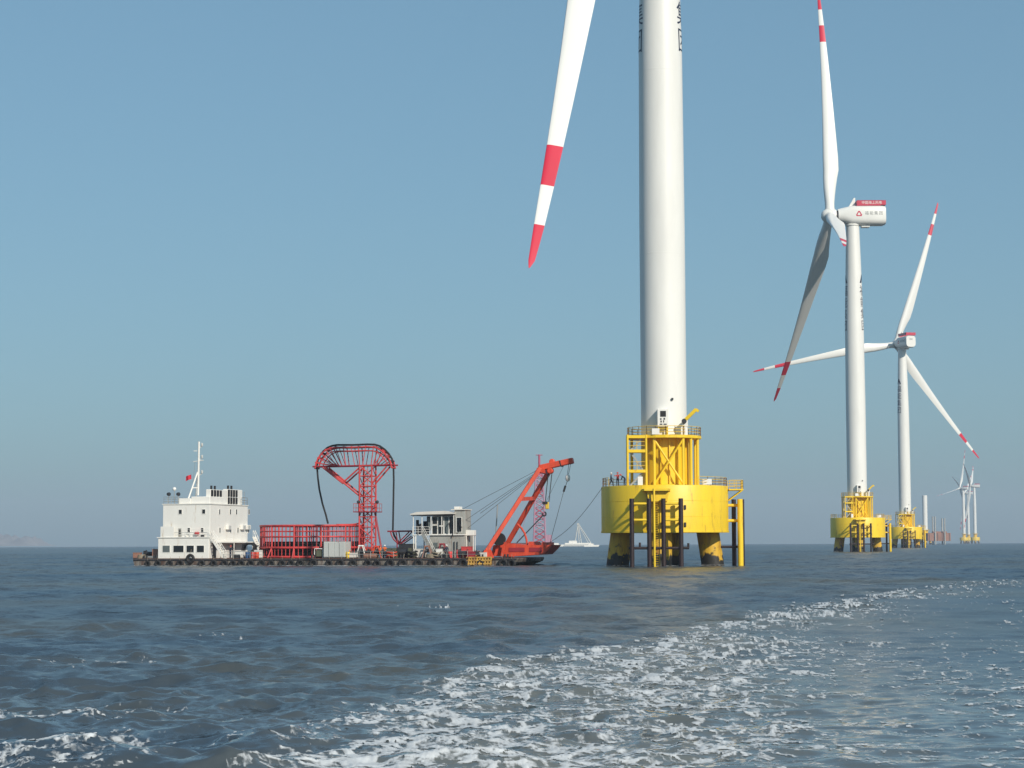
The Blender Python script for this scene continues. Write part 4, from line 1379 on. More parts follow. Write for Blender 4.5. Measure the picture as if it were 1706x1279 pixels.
# ---- grey container and generator
gc = bthing('grey_container', 'pale grey steel box with two doors on the barge edge', 'container', U(557,.6), 1.8)
a = bl(539, 929.5, .5); b = bl(575, 902, .5)
bx_ = MB().box(a[0], b[0], .5, 3.0, DECK+.12, b[2]).build('body', M['grey_box'], gc, bevel=0.03)
for k in range(2):
    w_ = (b[0]-a[0])/2
    dd = MB().box(a[0]+w_*k+.06, a[0]+w_*(k+1)-.06, .455, .498, DECK+.22, b[2]-.1).build('door', M['grey_box'], gc)
    strut(dd, 'lock_rod', (a[0]+w_*(k+.5), .42, DECK+.3), (a[0]+w_*(k+.5), .42, b[2]-.2), 0.03, M['grey_galv'], 6)
for k in range(3):
    MB().box(a[0]+.1+k*1.2, a[0]+.4+k*1.2, .6, 2.9, DECK, DECK+.12).build('skid', M['dark'], gc)
ge = bthing('generator', 'dark generator set in a pale frame beside the grey container', 'generator', U(530,.9), 1.7)
a = bl(524, 929, .9); b = bl(538, 914, .9)
MB().box(a[0]+.15, b[0]-.1, 1.0, 2.5, DECK+.2, b[2]-.2).build('engine', M['green_machine'], ge, bevel=0.06)
for u in (a[0], b[0]):
    for v in (.9, 2.6):
        strut(ge, 'frame_post', (u, v, DECK), (u, v, b[2]), 0.06, M['ship_white'], 6)
for v in (.9, 2.6):
    strut(ge, 'frame_rail', (a[0], v, b[2]), (b[0], v, b[2]), 0.06, M['ship_white'], 6)
strut(ge, 'exhaust', (a[0]+.5, 1.6, b[2]-.3), (a[0]+.5, 1.6, b[2]+.7), 0.08, M['dark'])

# ---- control cabin
kv = 3.6
kb = bthing('control_cabin', 'grey two-storey control cabin with dark windows and flat pale roof', 'cabin', U(735,kv), kv+2.5)
ku0, ku1, ku2 = U(688,kv), U(757,kv), U(774.5,kv)
kz0 = ZZ(891.5, 735, kv); kz1 = ZZ(857.5, 735, kv)
MB().box(U(716,kv), ku2, kv, kv+5.0, DECK, kz0).build('lower_wall', M['cabin_grey'], kb, bevel=0.03)
MB().box(ku0, ku2+.05, kv-.25, kv+5.1, kz0, kz0+.14).build('upper_floor', M['ship_white'], kb)
MB().box(U(719,kv), ku1, kv+.5, kv+4.9, kz0+.145, kz1-.01).build('upper_wall', M['cabin_grey'], kb)
# stepped roof
m = MB()
r0, r1 = U(684.5,kv), U(759,kv)
m.prism([(r0, kz1+.02),(r1, kz1+.12),(r1, kz1+.26),(U(742,kv), kz1+.55),(U(696,kv), kz1+.42),(r0, kz1+.14)], kv-.5, kv+5.3)
m.build('roof', M['roof_pale'], kb)
tz = ZZ(849.5, 766, kv)
MB().box(ku1+.02, ku2, kv+.02, kv+3.2, kz0+.145, tz).build('side_turret', M['cabin_grey'], kb, bevel=0.03)
MB().box(U(752,kv), U(776,kv), kv-.2, kv+3.4, tz, tz+.12).build('turret_roof', M['roof_pale'], kb)
MB().box(U(755,kv), U(764,kv), kv+.4, kv+2.0, tz+.12, tz+.5).build('roof_fan', M['ship_white'], kb, bevel=0.05)
def kwin(px0, px1, py0, py1, v, pn='glass'):
    a = bl(px0, py1, v); b = bl(px1, py0, v)
    f = MB(); t_ = 0.07
    f.box(a[0]-t_, b[0]+t_, v-.07, v-.003, a[2]-t_, a[2]); f.box(a[0]-t_, b[0]+t_, v-.07, v-.003, b[2], b[2]+t_)
    f.box(a[0]-t_, a[0], v-.07, v-.003, a[2], b[2]); f.box(b[0], b[0]+t_, v-.07, v-.003, a[2], b[2])
    fo = f.build('window', M['ship_white'], kb)
    MB().box(a[0], b[0], v-.035, v-.002, a[2], b[2]).build('pane', M[pn], fo)
kwin(720.5, 728.5, 861, 873, kv+.5); kwin(720.5, 728.5, 875.5, 889.5, kv+.5); kwin(730.5, 738.5, 861, 875, kv+.5); kwin(730.5, 738.5, 877, 889.5, kv+.5)
kwin(740.5, 747.5, 860.5, 889, kv+.5, 'glass_grey'); kwin(749, 756, 860.5, 889, kv+.5)
kwin(761, 769, 862, 886, kv+.02, 'glass')
for px in (688.5, 703, 718, 736, 756):
    u = U(px, kv-.2)
    strut(kb, 'roof_post', (u, kv-.2, kz0+.14), (u, kv-.2, kz1+.04), 0.06, M['ship_white'], 6)
railing([(ku0, kv-.2, kz0+.14), (U(716,kv), kv-.2, kz0+.14)], 1.05, 0.03, 0.9, (0.35,0.7)).build('veranda_railing', M['ship_white'], kb)
for px, w, h, nm in ((693,5,18,'gas_cylinder'),(700,6,12,'locker'),(708,5,14,'gas_cylinder')):
    c = bl(px, 891, kv+1.2); d = bl(px+w, 891-h, kv+1.2)
    MB().box(c[0], d[0], kv+1.2, kv+1.8, kz0+.145, d[2]).build('equipment_rack', M['dark'], kb, bevel=0.05)
stairs(kb, (U(704,kv-.9), kv-1.2, kz0+.1), (U(724,kv-.9), kv-1.2, DECK), 0.85, M['grey_galv'], 11)
for px in (689, 692.5):
    u = U(px, kv-.1); strut(kb, 'veranda_leg', (u, kv-.1, DECK), (u, kv-.1, kz0), 0.09, M['ship_white'], 8)
strut(kb, 'veranda_leg', (ku0+.2, kv+4.8, DECK), (ku0+.2, kv+4.8, kz0), 0.09, M['ship_white'], 8)
a = bl(722, 920, kv); b = bl(729, 893, kv)
dr = MB().box(a[0], b[0], kv-.05, kv-.002, DECK+.15, DECK+2.1).build('door', M['glass_grey'], kb)
strut(dr, 'door_handle', (b[0]-.12, kv-.1, DECK+1.0), (b[0]-.12, kv-.1, DECK+1.25), 0.02, M['dark'], 5)
for px in (757, 762):
    u = U(px, kv-.1); strut(kb, 'vent_pipe', (u, kv-.12, DECK), (u, kv-.12, ZZ(902,px,kv)), 0.07, M['dark'], 6)
for px0, px1, py0, py1, v, mt_ in ((693,697,866,891,kv+2.2,'black'),(699,703,872,891,kv+.9,'dark'),(705,710,868,891,kv+2.6,'black'),(711,716,860,884,kv+1.6,'dark'),(713,718,862,880,kv+.7,'glass_grey')):
    a = bl(px0, py1, v); b = bl(px1, py0, v)
    MB().box(a[0], b[0], v, v+.35, max(kz0+.146, a[2]), b[2]).build('hanging_gear', M[mt_], kb, bevel=0.03)
MB().box(U(686,kv), U(757,kv), kv-.45, kv+5.2, kz1-.09, kz1+.015).build('ceiling', M['dark'], kb)
MB().path([bl(px, py, kv-.3) for px, py in ((752,866),(748,872),(749,880),(754,886),(754,894))], 0.07, 6).build('hose', M['black'], kb, smooth=True)
MB().path([bl(px, py, kv-.3) for px, py in ((768,864),(765,872),(769,878),(764,886))], 0.07, 6).build('hose', M['black'], kb, smooth=True)
# header tank on a stand, right of the cabin
tk = bthing('header_tank', 'small white box tank on a leg frame right of the cabin', 'tank', U(782,4.4), 4.6)
a = bl(775.5, 892, 4.2); b = bl(789.5, 883, 4.2)
MB().box(a[0], b[0], 4.2, 5.4, a[2], b[2]).build('tank', M['ship_white'], tk, bevel=0.04)
for u in (a[0]+.12, b[0]-.12):
    for v in (4.3, 5.3): strut(tk, 'leg', (u, v, DECK), (u, v, a[2]), 0.06, M['ship_white'], 6)

# ---- red sheer-leg crane at the right end
cr = bthing('sheerleg_crane', 'orange-red two-legged lifting frame leaning out over the right end', 'crane', U(812,2.0), 7.5)
n0, n1 = 1.8, 12.6
apx = bl(907, 777, 7.2)
b0 = bl(811, 917, n0); 
b1 = bl(845, 906, n1)
apexes = []
for bs, nm in ((b0,'near'),(b1,'far')):
    ap = Vector(bl(900, 779, 4.6)) if nm == 'near' else Vector(bl(916, 783, 10.0))
    apexes.append(ap)
    MB().beam(bs, ap, 0.55, 0.58).build('leg', M['orange_red'], cr, bevel=0.04)
    MB().prism([(bs[0]-.7, DECK),(bs[0]+.9, DECK),(bs[0]+.5, DECK+1.1),(bs[0]-.2, DECK+1.1)], bs[1]-.5, bs[1]+.5).build('leg_foot', M['orange_red'], cr)
for f, r_ in ((0.62,.26),(0.97,.3)):
    a = Vector(b0).lerp(apexes[0], f); b = Vector(b1).lerp(apexes[1], f)
    MB().beam(a, b, 2*r_, 2*r_).build('cross_tie', M['orange_red'], cr)
hd0 = bl(899, 779.5, 7.2); hd1 = bl(955, 767, 7.2)
jib = MB().beam(hd0, hd1, 1.0, 0.80).build('jib_head', M['orange_red'], cr, bevel=0.08)
c = bl(920, 769, 7.2); MB().lathe([(0.32,-.3),(0.40,-.25),(0.40,.25),(0.32,.3)], 18, c, ax='y').build('head_sheave', M['orange_red'], cr)
c = bl(936, 771, 7.2); MB().beam(bl(934,772.5,7.2), bl(935.5,772,7.2), 1.1, 0.90).build('head_band', M['dark'], cr)
c = bl(917, 784, 7.2); MB().lathe([(0.32,-.5),(0.42,-.4),(0.42,.4),(0.32,.5)], 18, c, ax='y').build('lower_sheave', M['orange_red'], cr)
# bow platform
m = MB()
q = [bl(px, py, 4.5) for px, py in ((818,926),(850,927),(878,925),(905,923.5),(913,916),(920,907.5),(880,908),(845,905),(822,908))]
m.prism([(a[0], a[2]) for a in q], 4.5, 10.2)
m.build('bow_platform', M['orange_red'], cr)
for px0, px1, py in ((902,908,903),(880,885,902)):
    a = bl(px0, 908, 4.5); b = bl(px1, py, 4.5)
    MB().box(a[0], b[0], 4.6, 10.1, a[2]-.1, b[2]).build('roller_box', M['orange_red'], cr)
for px0, px1 in ((848,874),(882,903)):
    a = bl(px0, 919, 4.5); b = bl(px1, 912, 4.5)
    MB().box(a[0], b[0], 4.42, 4.498, a[2], b[2]).build('side_stiffener', M['red_dark'], cr)
MB().path([bl(px, py, 5.0) for px, py in ((862,873),(869,880),(874,888),(877,898),(878,908))], 0.15, 8).build('curved_pipe', M['orange_red'], cr, smooth=True)
for px in (826, 838):
    a = bl(px, 925, 3.4); b = bl(px+4, 903, 3.4)
    MB().beam(a, b, .3, .4).build('base_strut', M['orange_red'], cr)
c = bl(831.5, 898, 3.0)
wh = MB().lathe([(0.55,-.45),(0.85,-.45),(0.85,-.3),(0.5,-.28),(0.5,.28),(0.85,.3),(0.85,.45),(0.55,.45)], 24, c, ax='y').build('winch_drum', M['black'], cr)
MB().lathe([(0.3,-.46),(0.36,-.5),(0.3,-.55)], 16, (c[0],c[1]-.45+.45,c[2]), ax='y').build('drum_hub', M['ship_white'], wh)
# crane ropes and blocks
rp = bthing('rigging', 'thin dark wires running from the crane head to the cabin', 'wire ropes', U(775,5), 5, ZZ(870,775,5))
for (a_, va_), (b_, vb_) in ((((905,779),7.2),((776,866),4.0)), (((903,782),7.2),((776,882),5.0)), (((903,779),7.0),((757,855),5.5)), (((900,784),7.2),((800,855),9.0))):
    strut(rp, 'wire', bl(*a_, va_), bl(*b_, vb_), 0.03, M['wire'], 5)
hk = bthing('hook_block', 'pale hook block hanging on two falls under the crane head', 'hook', *bl(911, 842, 7.2))
for dx in (-3.5, 2.5):
    strut(hk, 'fall_rope', bl(917+dx, 788, 7.2), bl(912+dx, 836, 7.2), 0.07, M['wire'], 6)
c = bl(911.5, 842, 7.2); MB().cbox(c, 0.5, 0.35, 1.0).build('block', M['yellow_rail'], hk, bevel=0.08)
MB().cbox((c[0]-.25, c[1], c[2]+.35), 0.75, 0.42, 0.4).build('block_cheek', M['dark'], hk, bevel=0.05)
MB().ring((bl(906.5,856,7.2)), 0.26, 0.11, 16, 6, 'y', R(-200), R(80)).build('hook', M['dark'], hk)
strut(hk, 'sling', bl(905,858,7.2), bl(861,904,7.2), 0.09, M['wire'], 6)
bk = bthing('jib_block', 'white round block with dark hook hanging under the jib tip', 'hook', *bl(946, 797, 7.2))
c = bl(946, 796, 7.2)
MB().lathe([(0.001,-.5),(0.22,-.42),(0.34,-.15),(0.34,.2),(0.2,.42),(0.001,.5)], 14, c).build('ball', M['ship_white'], bk, smooth=True)
for dx in (-1.5, 1.8):
    strut(bk, 'rope', bl(949.5+dx, 770, 7.2), bl(946+dx*.5, 791, 7.2), 0.035, M['wire'], 5)
strut(bk, 'swivel', bl(945.5,800,7.2), bl(942,810,7.2), 0.04, M['wire'], 5)
strut(bk, 'shackle', bl(942,809,7.2), bl(939,819,7.2), 0.15, M['dark'], 8)
strut(bk, 'tag_line', bl(939,819,7.2), bl(916,905,6.0), 0.035, M['wire'], 5)
strut(bk, 'tag_line', bl(941,772,7.2), bl(903,850,7.2), 0.022, M['wire'], 5)
# slender pole behind
strut(hb, 'slender_pole', bl(825,906,14.5), bl(829,841,14.5), 0.09, M['grey_galv'], 6)

# ---- mooring line to the turbine foundation
ml = bthing('mooring_line', 'thin mooring line from the barge bow to the yellow foundation', 'rope', *bl(912, 907, 6.0))
A_ = Vector(bl(912, 906, 6.0)); Bw = Vector((x1-8.2, D1-1.0, 10.3)) - BO
B_ = Vector((Bw.dot(BU), Bw.dot(BV), Bw.z))
MB().path([A_.lerp(B_, k/16) - Vector((0,0,0.9*math.sin(math.pi*k/16))) for k in range(17)], 0.03, 5).build('line', M['wire'], ml)

# ---- bow pontoon clutter: weathered yellow guard and dark grating
yg = bthing('bow_guard', 'weathered yellow tube guard hung on the hull under the crane feet', 'fender', U(800,-.2), -.2, 0.6)
for k in range(9):
    a = bl(780+k*4.6, 941, -.25); b = bl(781.5+k*4.6, 927, -.25)
    strut(yg, 'guard_bar', (a[0], -.25, 0.15), (b[0], -.25, DECK+.15), 0.14, M['yellow_rust'])
for z in (0.3, 0.75, 1.15):
    strut(yg, 'guard_rail', (U(778), -.30, z), (U(820), -.30, z), 0.12, M['yellow_rust'])

# ---- deck machinery and clutter, each its own thing
def winch(label, px, v, s=1.0, mt='green_machine'):
    u = U(px, v)
    w = bthing('deck_winch', label, 'winch', u, v)
    for du in (-.75*s, .75*s):
        MB().prism([(u+du-.08, DECK),(u+du+.08, DECK),(u+du+.08, DECK+1.1*s),(u+du-.08, DECK+1.1*s)], v-.5*s, v+.5*s).build('side_frame', M[mt], w)
    MB().lathe([(.3*s,-.65*s),(.55*s,-.65*s),(.55*s,-.58*s),(.32*s,-.55*s),(.32*s,.55*s),(.55*s,.58*s),(.55*s,.65*s),(.3*s,.65*s)], 20, (u, v, DECK+.65*s), ax='x').build('drum', M['dark'], w)
    MB().box(u+.85*s, u+1.5*s, v-.3*s, v+.3*s, DECK, DECK+.75*s).build('motor', M[mt], w, bevel=.05)
winch('dark winch at the left end of the barge beside the deckhouse', 250, 3.5, 1.0, 'dark')
winch('olive winch between the red tower and the chute', 645, 1.5, 1.0)
winch('olive winch under the red chute', 672, 2.0, 1.25)
winch('dark winch in front of the red tower foot', 606, 1.6, 1.1, 'dark')
winch('rusty red winch at the foot of the control cabin', 772, 1.6, 1.0, 'red')
winch('dark winch at the crane foot', 800, 3.2, 0.9, 'dark')
def coil(label, px, v, r=.6, mt='rope'):
    u = U(px, v)
    w = bthing('rope_coil', label, 'rope', u, v)
    for k in range(4):
        MB().ring((u, v, DECK+.08+.14*k), r-.04*k, .08, 20, 6).build('rope_turn', M[mt], w, smooth=True)
coil('coil of pale rope on deck left of the deckhouse', 236, 1.2, .6)
coil('dark coil of hose on deck below the white stairs', 394, 1.0, .55, 'dark')
coil('coil of rope on deck below the control cabin stairs', 718, 1.0, .7)
coil('dark rope coil beside the cabin door', 742, 1.0, .6, 'dark')
def drum(label, px, v, mt):
    u = U(px, v)
    w = bthing('oil_drum', label, 'drum', u, v)
    MB().lathe([(.28,DECK),(.29,DECK+.02),(.29,DECK+.3),(.305,DECK+.32),(.29,DECK+.34),(.29,DECK+.58),(.305,DECK+.6),(.29,DECK+.62),(.29,DECK+.86),(.28,DECK+.88)], 20, (u, v, 0)).build('shell', M[mt], w, smooth=True)
    MB().lathe([(.26,DECK+.885),(.26,DECK+.9)], 20, (u, v, 0)).build('lid', M['dark'], w)
drum('red drum standing right of the deckhouse', 421, 1.2, 'red')
drum('orange drum beside the red one near the deckhouse', 428, 1.4, 'orange_red')
drum('blue drum behind the railing near the deckhouse', 412, 1.8, 'blue_drum')
drum('yellow drum right of the grey container', 580, 1.0, 'yellow')
drum('dark drum at the foot of the loading tower', 628, 1.6, 'dark')
drum('red drum by the control cabin wall', 750, 1.8, 'red')
def crate(label, px, v, w, h, d, mt, name='deck_box', cat='box'):
    u = U(px, v)
    t_ = bthing(name, label, cat, u, v)
    MB().box(u-w/2, u+w/2, v-d/2, v+d/2, DECK+.08, DECK+h).build('body', M[mt], t_, bevel=.03)
    MB().box(u-w/2-.03, u+w/2+.03, v-d/2-.03, v+d/2+.03, DECK+h, DECK+h+.06).build('lid', M[mt], t_)
    for du in (-w/2+.1, w/2-.1):
        MB().box(u+du-.06, u+du+.06, v-d/2, v+d/2, DECK, DECK+.08).build('runner', M['dark'], t_)
crate('pale box on deck right of the deckhouse stairs', 400, 2.6, 1.3, 1.0, .9, 'ship_white')
crate('brown low box at the far left end of the barge', 229, 2.4, 1.0, .8, 1.0, 'rust_pink')
crate('brown box with lid beside the left winch', 260, 2.2, .9, 1.3, .8, 'rust_pink')
crate('cream tray box in front of the loading tower', 590, 1.2, 1.2, .7, .8, 'roof_pale')
crate('long rusty box between the tower and the tyres', 617, 1.0, 1.8, .6, .8, 'rust_pink')
crate('cream tarpaulined box under the cabin stairs', 700, 2.4, 1.6, 1.2, 1.1, 'roof_pale')
crate('white cabinet by the cabin corner', 732, 1.4, .8, 1.2, .7, 'ship_white')
crate('small dark red box near the crane foot', 785, 1.2, 1.0, .8, .9, 'red_dark')
crate('bright red pump box behind the header tank', 778, 3.0, 1.4, 1.5, 1.0, 'red')
def pipes(label, px, v, n, L, mt, r=.09):
    u = U(px, v)
    t_ = bthing('pipe_bundle', label, 'pipes', u, v)
    for k in range(n):
        row = k // 4
        strut(t_, 'pipe', (u-L/2+.1*random.random(), v+(k % 4)*2.1*r, DECK+r+row*2*r), (u+L/2-.1*random.random(), v+(k % 4)*2.1*r, DECK+r+row*2*r), r, M[mt], 8)
pipes('bundle of rusty pipes lying in front of the loading tower', 596, 3.2, 10, 3.0, 'rust_pink')
pipes('bundle of yellow pipes lying by the crane foot', 795, 2.0, 8, 2.4, 'yellow_rust')
pipes('bundle of grey pipes lying left of the deckhouse', 246, 1.6, 8, 2.2, 'grey_galv')
def hose_heap(label, px, v, mt, s=1.0):
    u = U(px, v)
    t_ = bthing('hose_heap', label, 'hose', u, v)
    pts = []
    for k in range(60):
        a = k*0.55; rr = s*(.35+.25*math.sin(k*.37))
        pts.append((u+rr*math.cos(a)*1.3, v+rr*math.sin(a), DECK+.08+s*.012*k+.06*math.sin(k*1.1)))
    MB().path(pts, .075, 6).build('hose', M[mt], t_, smooth=True)
hose_heap('heap of orange hose beside the chute', 652, 1.2, 'orange_red', 1.1)
hose_heap('heap of dark hose under the chute legs', 686, 1.3, 'black', 1.2)
hose_heap('heap of red hose left of the crane winch', 792, 3.8, 'red', 1.1)
hose_heap('heap of pale rope on deck below the cabin window', 727, 0.9, 'rope', 1.0)
def a_frame(label, px, v, h, mt):
    u = U(px, v)
    t_ = bthing('guide_frame', label, 'frame', u, v)
    for du in (-.7, .7):
        strut(t_, 'frame_leg', (u+du, v, DECK), (u+du*.35, v, DECK+h), .07, M[mt])
        strut(t_, 'frame_leg', (u+du, v+1.0, DECK), (u+du*.35, v+.5, DECK+h), .07, M[mt])
    strut(t_, 'frame_head', (u-.4, v+.2, DECK+h), (u+.4, v+.2, DECK+h), .11, M[mt])
    MB().lathe([(.1,-.2),(.3,-.2),(.22,0),(.3,.2),(.1,.2)], 16, (u, v+.2, DECK+h*.62), ax='x').build('guide_roller', M['dark'], t_)
a_frame('white roller frame in front of the loading tower', 601, 1.1, 1.7, 'ship_white')
a_frame('brown roller frame below the cabin stairs', 711, 0.9, 1.6, 'rust_pink')
a_frame('pink roller frame right of the cabin stairs', 736, 2.6, 1.9, 'red_dark')
a_frame('red roller frame left of the chute', 627, 1.0, 1.6, 'orange_red')
crate('orange float box beside the loading tower', 616, 2.8, 1.3, 1.3, .9, 'orange_red')
crate('dark machine box under the chute', 678, 3.6, 2.0, 1.9, 1.2, 'dark')
crate('brown machine box left of the chute', 655, 3.4, 1.6, 1.3, 1.2, 'green_machine')
crate('cream box beside the crane winch', 806, 1.4, 1.0, .7, .8, 'roof_pale')
crate('white box right of the deckhouse canopy', 431, 3.0, 1.1, 1.1, .8, 'ship_white')
# big black curved cable guide beside the deckhouse
cg = bthing('cable_guide', 'black bent tube frame standing between deckhouse and red basket', 'frame', U(417,4), 4.0)
for v in (3.6, 4.4):
    MB().path([(q[0], v, q[2]) for q in [bl(px, py, 4.0) for px, py in ((406,929),(405.5,916),(407,908),(412,905.5),(421,905.5),(425,909),(424,916),(420,919))]], 0.17, 8).build('bent_tube', M['black'], cg, smooth=True)
for px in (409, 421):
    q = bl(px, 906.5, 4.0); strut(cg, 'spreader', (q[0], 3.6, q[2]), (q[0], 4.4, q[2]), 0.1, M['black'])

# ------------------------------------------------------------------ people
def person_mesh(pose, top_m):
    """one continuous skinned body; pose = dict of joint positions"""
    J = dict(pelvis=(0,0,.95), waist=(0,0,1.12), chest=(0,0,1.36), neck=(0,0,1.50), head=(0,.02,1.63), crown=(0,.02,1.74),
             sl=(-.19,0,1.42), el=(-.27,.02,1.14), hl=(-.27,.14,.90), fl=(-.26,.18,.82),
             sr=(.19,0,1.42), er=(.27,.02,1.14), hr=(.27,.14,.90), fr=(.26,.18,.82),
             pl=(-.10,0,.90), kl=(-.12,.03,.50), al=(-.13,-.02,.09), tl=(-.14,.14,.04),
             pr=(.10,0,.90), kr=(.12,.03,.50), ar=(.13,-.02,.09), tr=(.14,.14,.04))
    J.update(pose)
    rad = dict(pelvis=.155, waist=.14, chest=.165, neck=.06, head=.10, crown=.075, sl=.075, el=.052, hl=.038, fl=.03, sr=.075, er=.052, hr=.038, fr=.03,
               pl=.10, kl=.07, al=.05, tl=.04, pr=.10, kr=.07, ar=.05, tr=.04)
    E = [('pelvis','waist'),('waist','chest'),('chest','neck'),('neck','head'),('head','crown'),('chest','sl'),('sl','el'),('el','hl'),('hl','fl'),
         ('chest','sr'),('sr','er'),('er','hr'),('hr','fr'),('pelvis','pl'),('pl','kl'),('kl','al'),('al','tl'),('pelvis','pr'),('pr','kr'),('kr','ar'),('ar','tr')]
    ks = list(J)
    me = bpy.data.meshes.new('body')
    me.from_pydata([J[k] for k in ks], [(ks.index(a), ks.index(b)) for a, b in E], [])
    o = bpy.data.objects.new('body_tmp', me); col.objects.link(o)
    sk = o.modifiers.new('skin', 'SKIN')
    for i, k in enumerate(ks):
        d = me.skin_vertices[0].data[i]; d.radius = (rad[k], rad[k]*(0.78 if k in ('pelvis','waist','chest') else 1)); d.use_root = (k == 'pelvis')
    o.modifiers.new('sub', 'SUBSURF').levels = 1
    dg = bpy.context.evaluated_depsgraph_get()
    out = bpy.data.meshes.new_from_object(o.evaluated_get(dg))
    bpy.data.objects.remove(o); bpy.data.meshes.remove(me)
    out.name = 'body'
    out.materials.clear()
    for m_ in (M['navy'], top_m, M['skin'], M['dark']): out.materials.append(m_)
    hz_ = J['neck'][2]
    for p_ in out.polygons:
        c = p_.center
        wr = min((Vector(J['fl'])-c).length, (Vector(J['fr'])-c).length)
        p_.material_index = 2 if (c.z > hz_+.02 or wr < .09) else (3 if c.z < .12 else (0 if c.z < J['pelvis'][2]+.02 and abs(c.x) < .24 else 1))
        p_.use_smooth = True
    return out, J
HELM = MB().lathe([(.165,-.02),(.17,0),(.125,.01),(.118,.06),(.085,.115),(.001,.14)], 14)
def person(label, loc, rz, pose, top_m, helm='helmet_red', group='workers in helmets'):
    me, J = person_mesh(pose, M[top_m])
    t_ = thing('person', label, 'person', loc, rz, group)
    b_ = link('body', me, t_)
    h_ = link('helmet', cached('helm'+helm, lambda: HELM.mesh('helmet', M[helm], smooth=True)), t_, (J['crown'][0], J['crown'][1], J['crown'][2]-.04))
    # brow, nose and eyes
    hc = Vector(J['head'])
    link('nose', cached('nose', lambda: MB().lathe([(.001,-.035),(.018,-.02),(.012,.03),(.001,.04)], 8).mesh('nose', M['skin'])), t_, hc+Vector((0,.105,-.01)))
    for s_ in (-1, 1):
        link('eye', cached('eye', lambda: MB().lathe([(.001,-.012),(.013,0),(.001,.012)], 8).mesh('eye', M['dark'])), t_, hc+Vector((s_*.035,.098,.03)))
    return t_
BEND = dict(waist=(0,.10,1.08), chest=(0,.30,1.22), neck=(0,.42,1.30), head=(0,.53,1.37), crown=(0,.58,1.47), sl=(-.19,.32,1.25), sr=(.19,.32,1.25),
            el=(-.23,.42,.98), er=(.23,.42,.98), hl=(-.16,.52,.78), hr=(.16,.52,.78), fl=(-.13,.56,.70), fr=(.13,.56,.70))
WALK = dict(kl=(-.11,.22,.52), al=(-.11,.26,.10), tl=(-.11,.42,.06), kr=(.11,-.05,.49), ar=(.11,-.34,.13), tr=(.11,-.22,.04), hl=(-.27,-.12,.92), fl=(-.27,-.14,.84), hr=(.25,.30,.98), fr=(.24,.37,.93))
REACH = dict(er=(.30,.22,1.30), hr=(.24,.45,1.40), fr=(.22,.53,1.43), el=(-.30,.2,1.25), hl=(-.2,.42,1.30), fl=(-.18,.5,1.32))
SIT = dict(pl=(-.1,.02,.90))
def bw(px, v, z=DECK):
    u = U(px, v); w = BO + BU*u + BV*v
    return (w.x, w.y, z)
person('worker in orange overalls walking left of the chute on the barge', bw(634, 1.2), R(70), WALK, 'orange_vest')
person('worker in orange bending beside the loading tower foot', bw(622, 2.4), R(-100), BEND, 'orange_vest')
person('worker in orange standing near the red chute, facing the camera', bw(641, 2.8), R(170), REACH, 'orange_vest', 'helmet_white')
person('worker in dark blue standing in front of the cabin wall', bw(744, 2.4), R(200), {}, 'navy', 'helmet_white')
person('worker in orange bending over right of the container', bw(583, 2.4), R(60), BEND, 'orange_vest')
person('worker in dark clothes reaching out beside the deckhouse stairs', bw(384, 2.2), R(-60), REACH, 'navy')
person('worker in red on the left edge of the nearest yellow foundation', (x1-6.3, D1-3.2, 10.4), R(150), REACH, 'red')
person('worker in dark clothes left of the red one on the foundation', (x1-7.1, D1-2.0, 10.4), R(-90), WALK, 'navy', 'helmet_white')
person('worker in dark clothes bending right of the red one on the foundation', (x1-5.4, D1-4.0, 10.4), R(80), BEND, 'navy')

# ------------------------------------------------------------------ far vessels
# pile-driving lattice mast behind the crane
Yf = 1500.0
pb = at(899, 904, Yf)
pm = thing('piling_vessel', 'far hazy pile-driving vessel with tall pinkish lattice mast behind the crane', 'vessel', (pb.x, Yf, 0))
MB().prism([(-22,-1),(6,-1),(8,3.2),(-24,3.2)], -8, 8).build('hull', M['dark'], pm)
H_ = at(899, 757, Yf).z
for sx in (-1, 1):
    for sy in (-1, 1):
        strut(pm, 'mast_leg', (4.4*sx, 2.6*sy, 3.2), (2.6*sx, 1.2*sy, H_*.80), .65, M['lattice_white'], 6)
for k in range(12):
    z0, z1 = 3.2+(H_*.8-3.2)*k/12, 3.2+(H_*.8-3.2)*(k+1)/12
    w0, w1 = 4.4-1.8*k/12, 4.4-1.8*(k+1)/12
    for sy in (-1, 1):
        y0, y1 = (2.6-1.4*k/12)*sy, (2.6-1.4*(k+1)/12)*sy
        strut(pm, 'lattice_brace', (-w0, y0, z0), (w1, y1, z1), 0.42, M['lattice_red' if k % 4 < 2 else 'lattice_white'], 6)
        strut(pm, 'lattice_brace', (w0, y0, z0), (-w1, y1, z1), 0.42, M['lattice_red' if k % 4 < 2 else 'lattice_white'], 6)
    strut(pm, 'lattice_girt', (-w0, 0, z0), (w0, 0, z0), .22, M['lattice_red'], 6)
strut(pm, 'mast_head', (0,0,H_*.78), (0,0,H_), .8, M['lattice_red'], 8)
strut(pm, 'cross_arm', (-2.4,0,H_-.4), (2.4,0,H_-.4), .3, M['lattice_red'], 6)
MB().box(-2.9, 2.6, -1.5, 1.5, H_*.76, H_*.83).build('hammer_house', M['lattice_red'], pm)
strut(pm, 'back_stay', (0,0,H_*.78), (-16,0,3.2), .12, M['lattice_white'], 6)
MB().box(4.5, 9.0, -1.5, 1.5, 3.2, 9.0).build('deck_house', M['lattice_white'], pm)
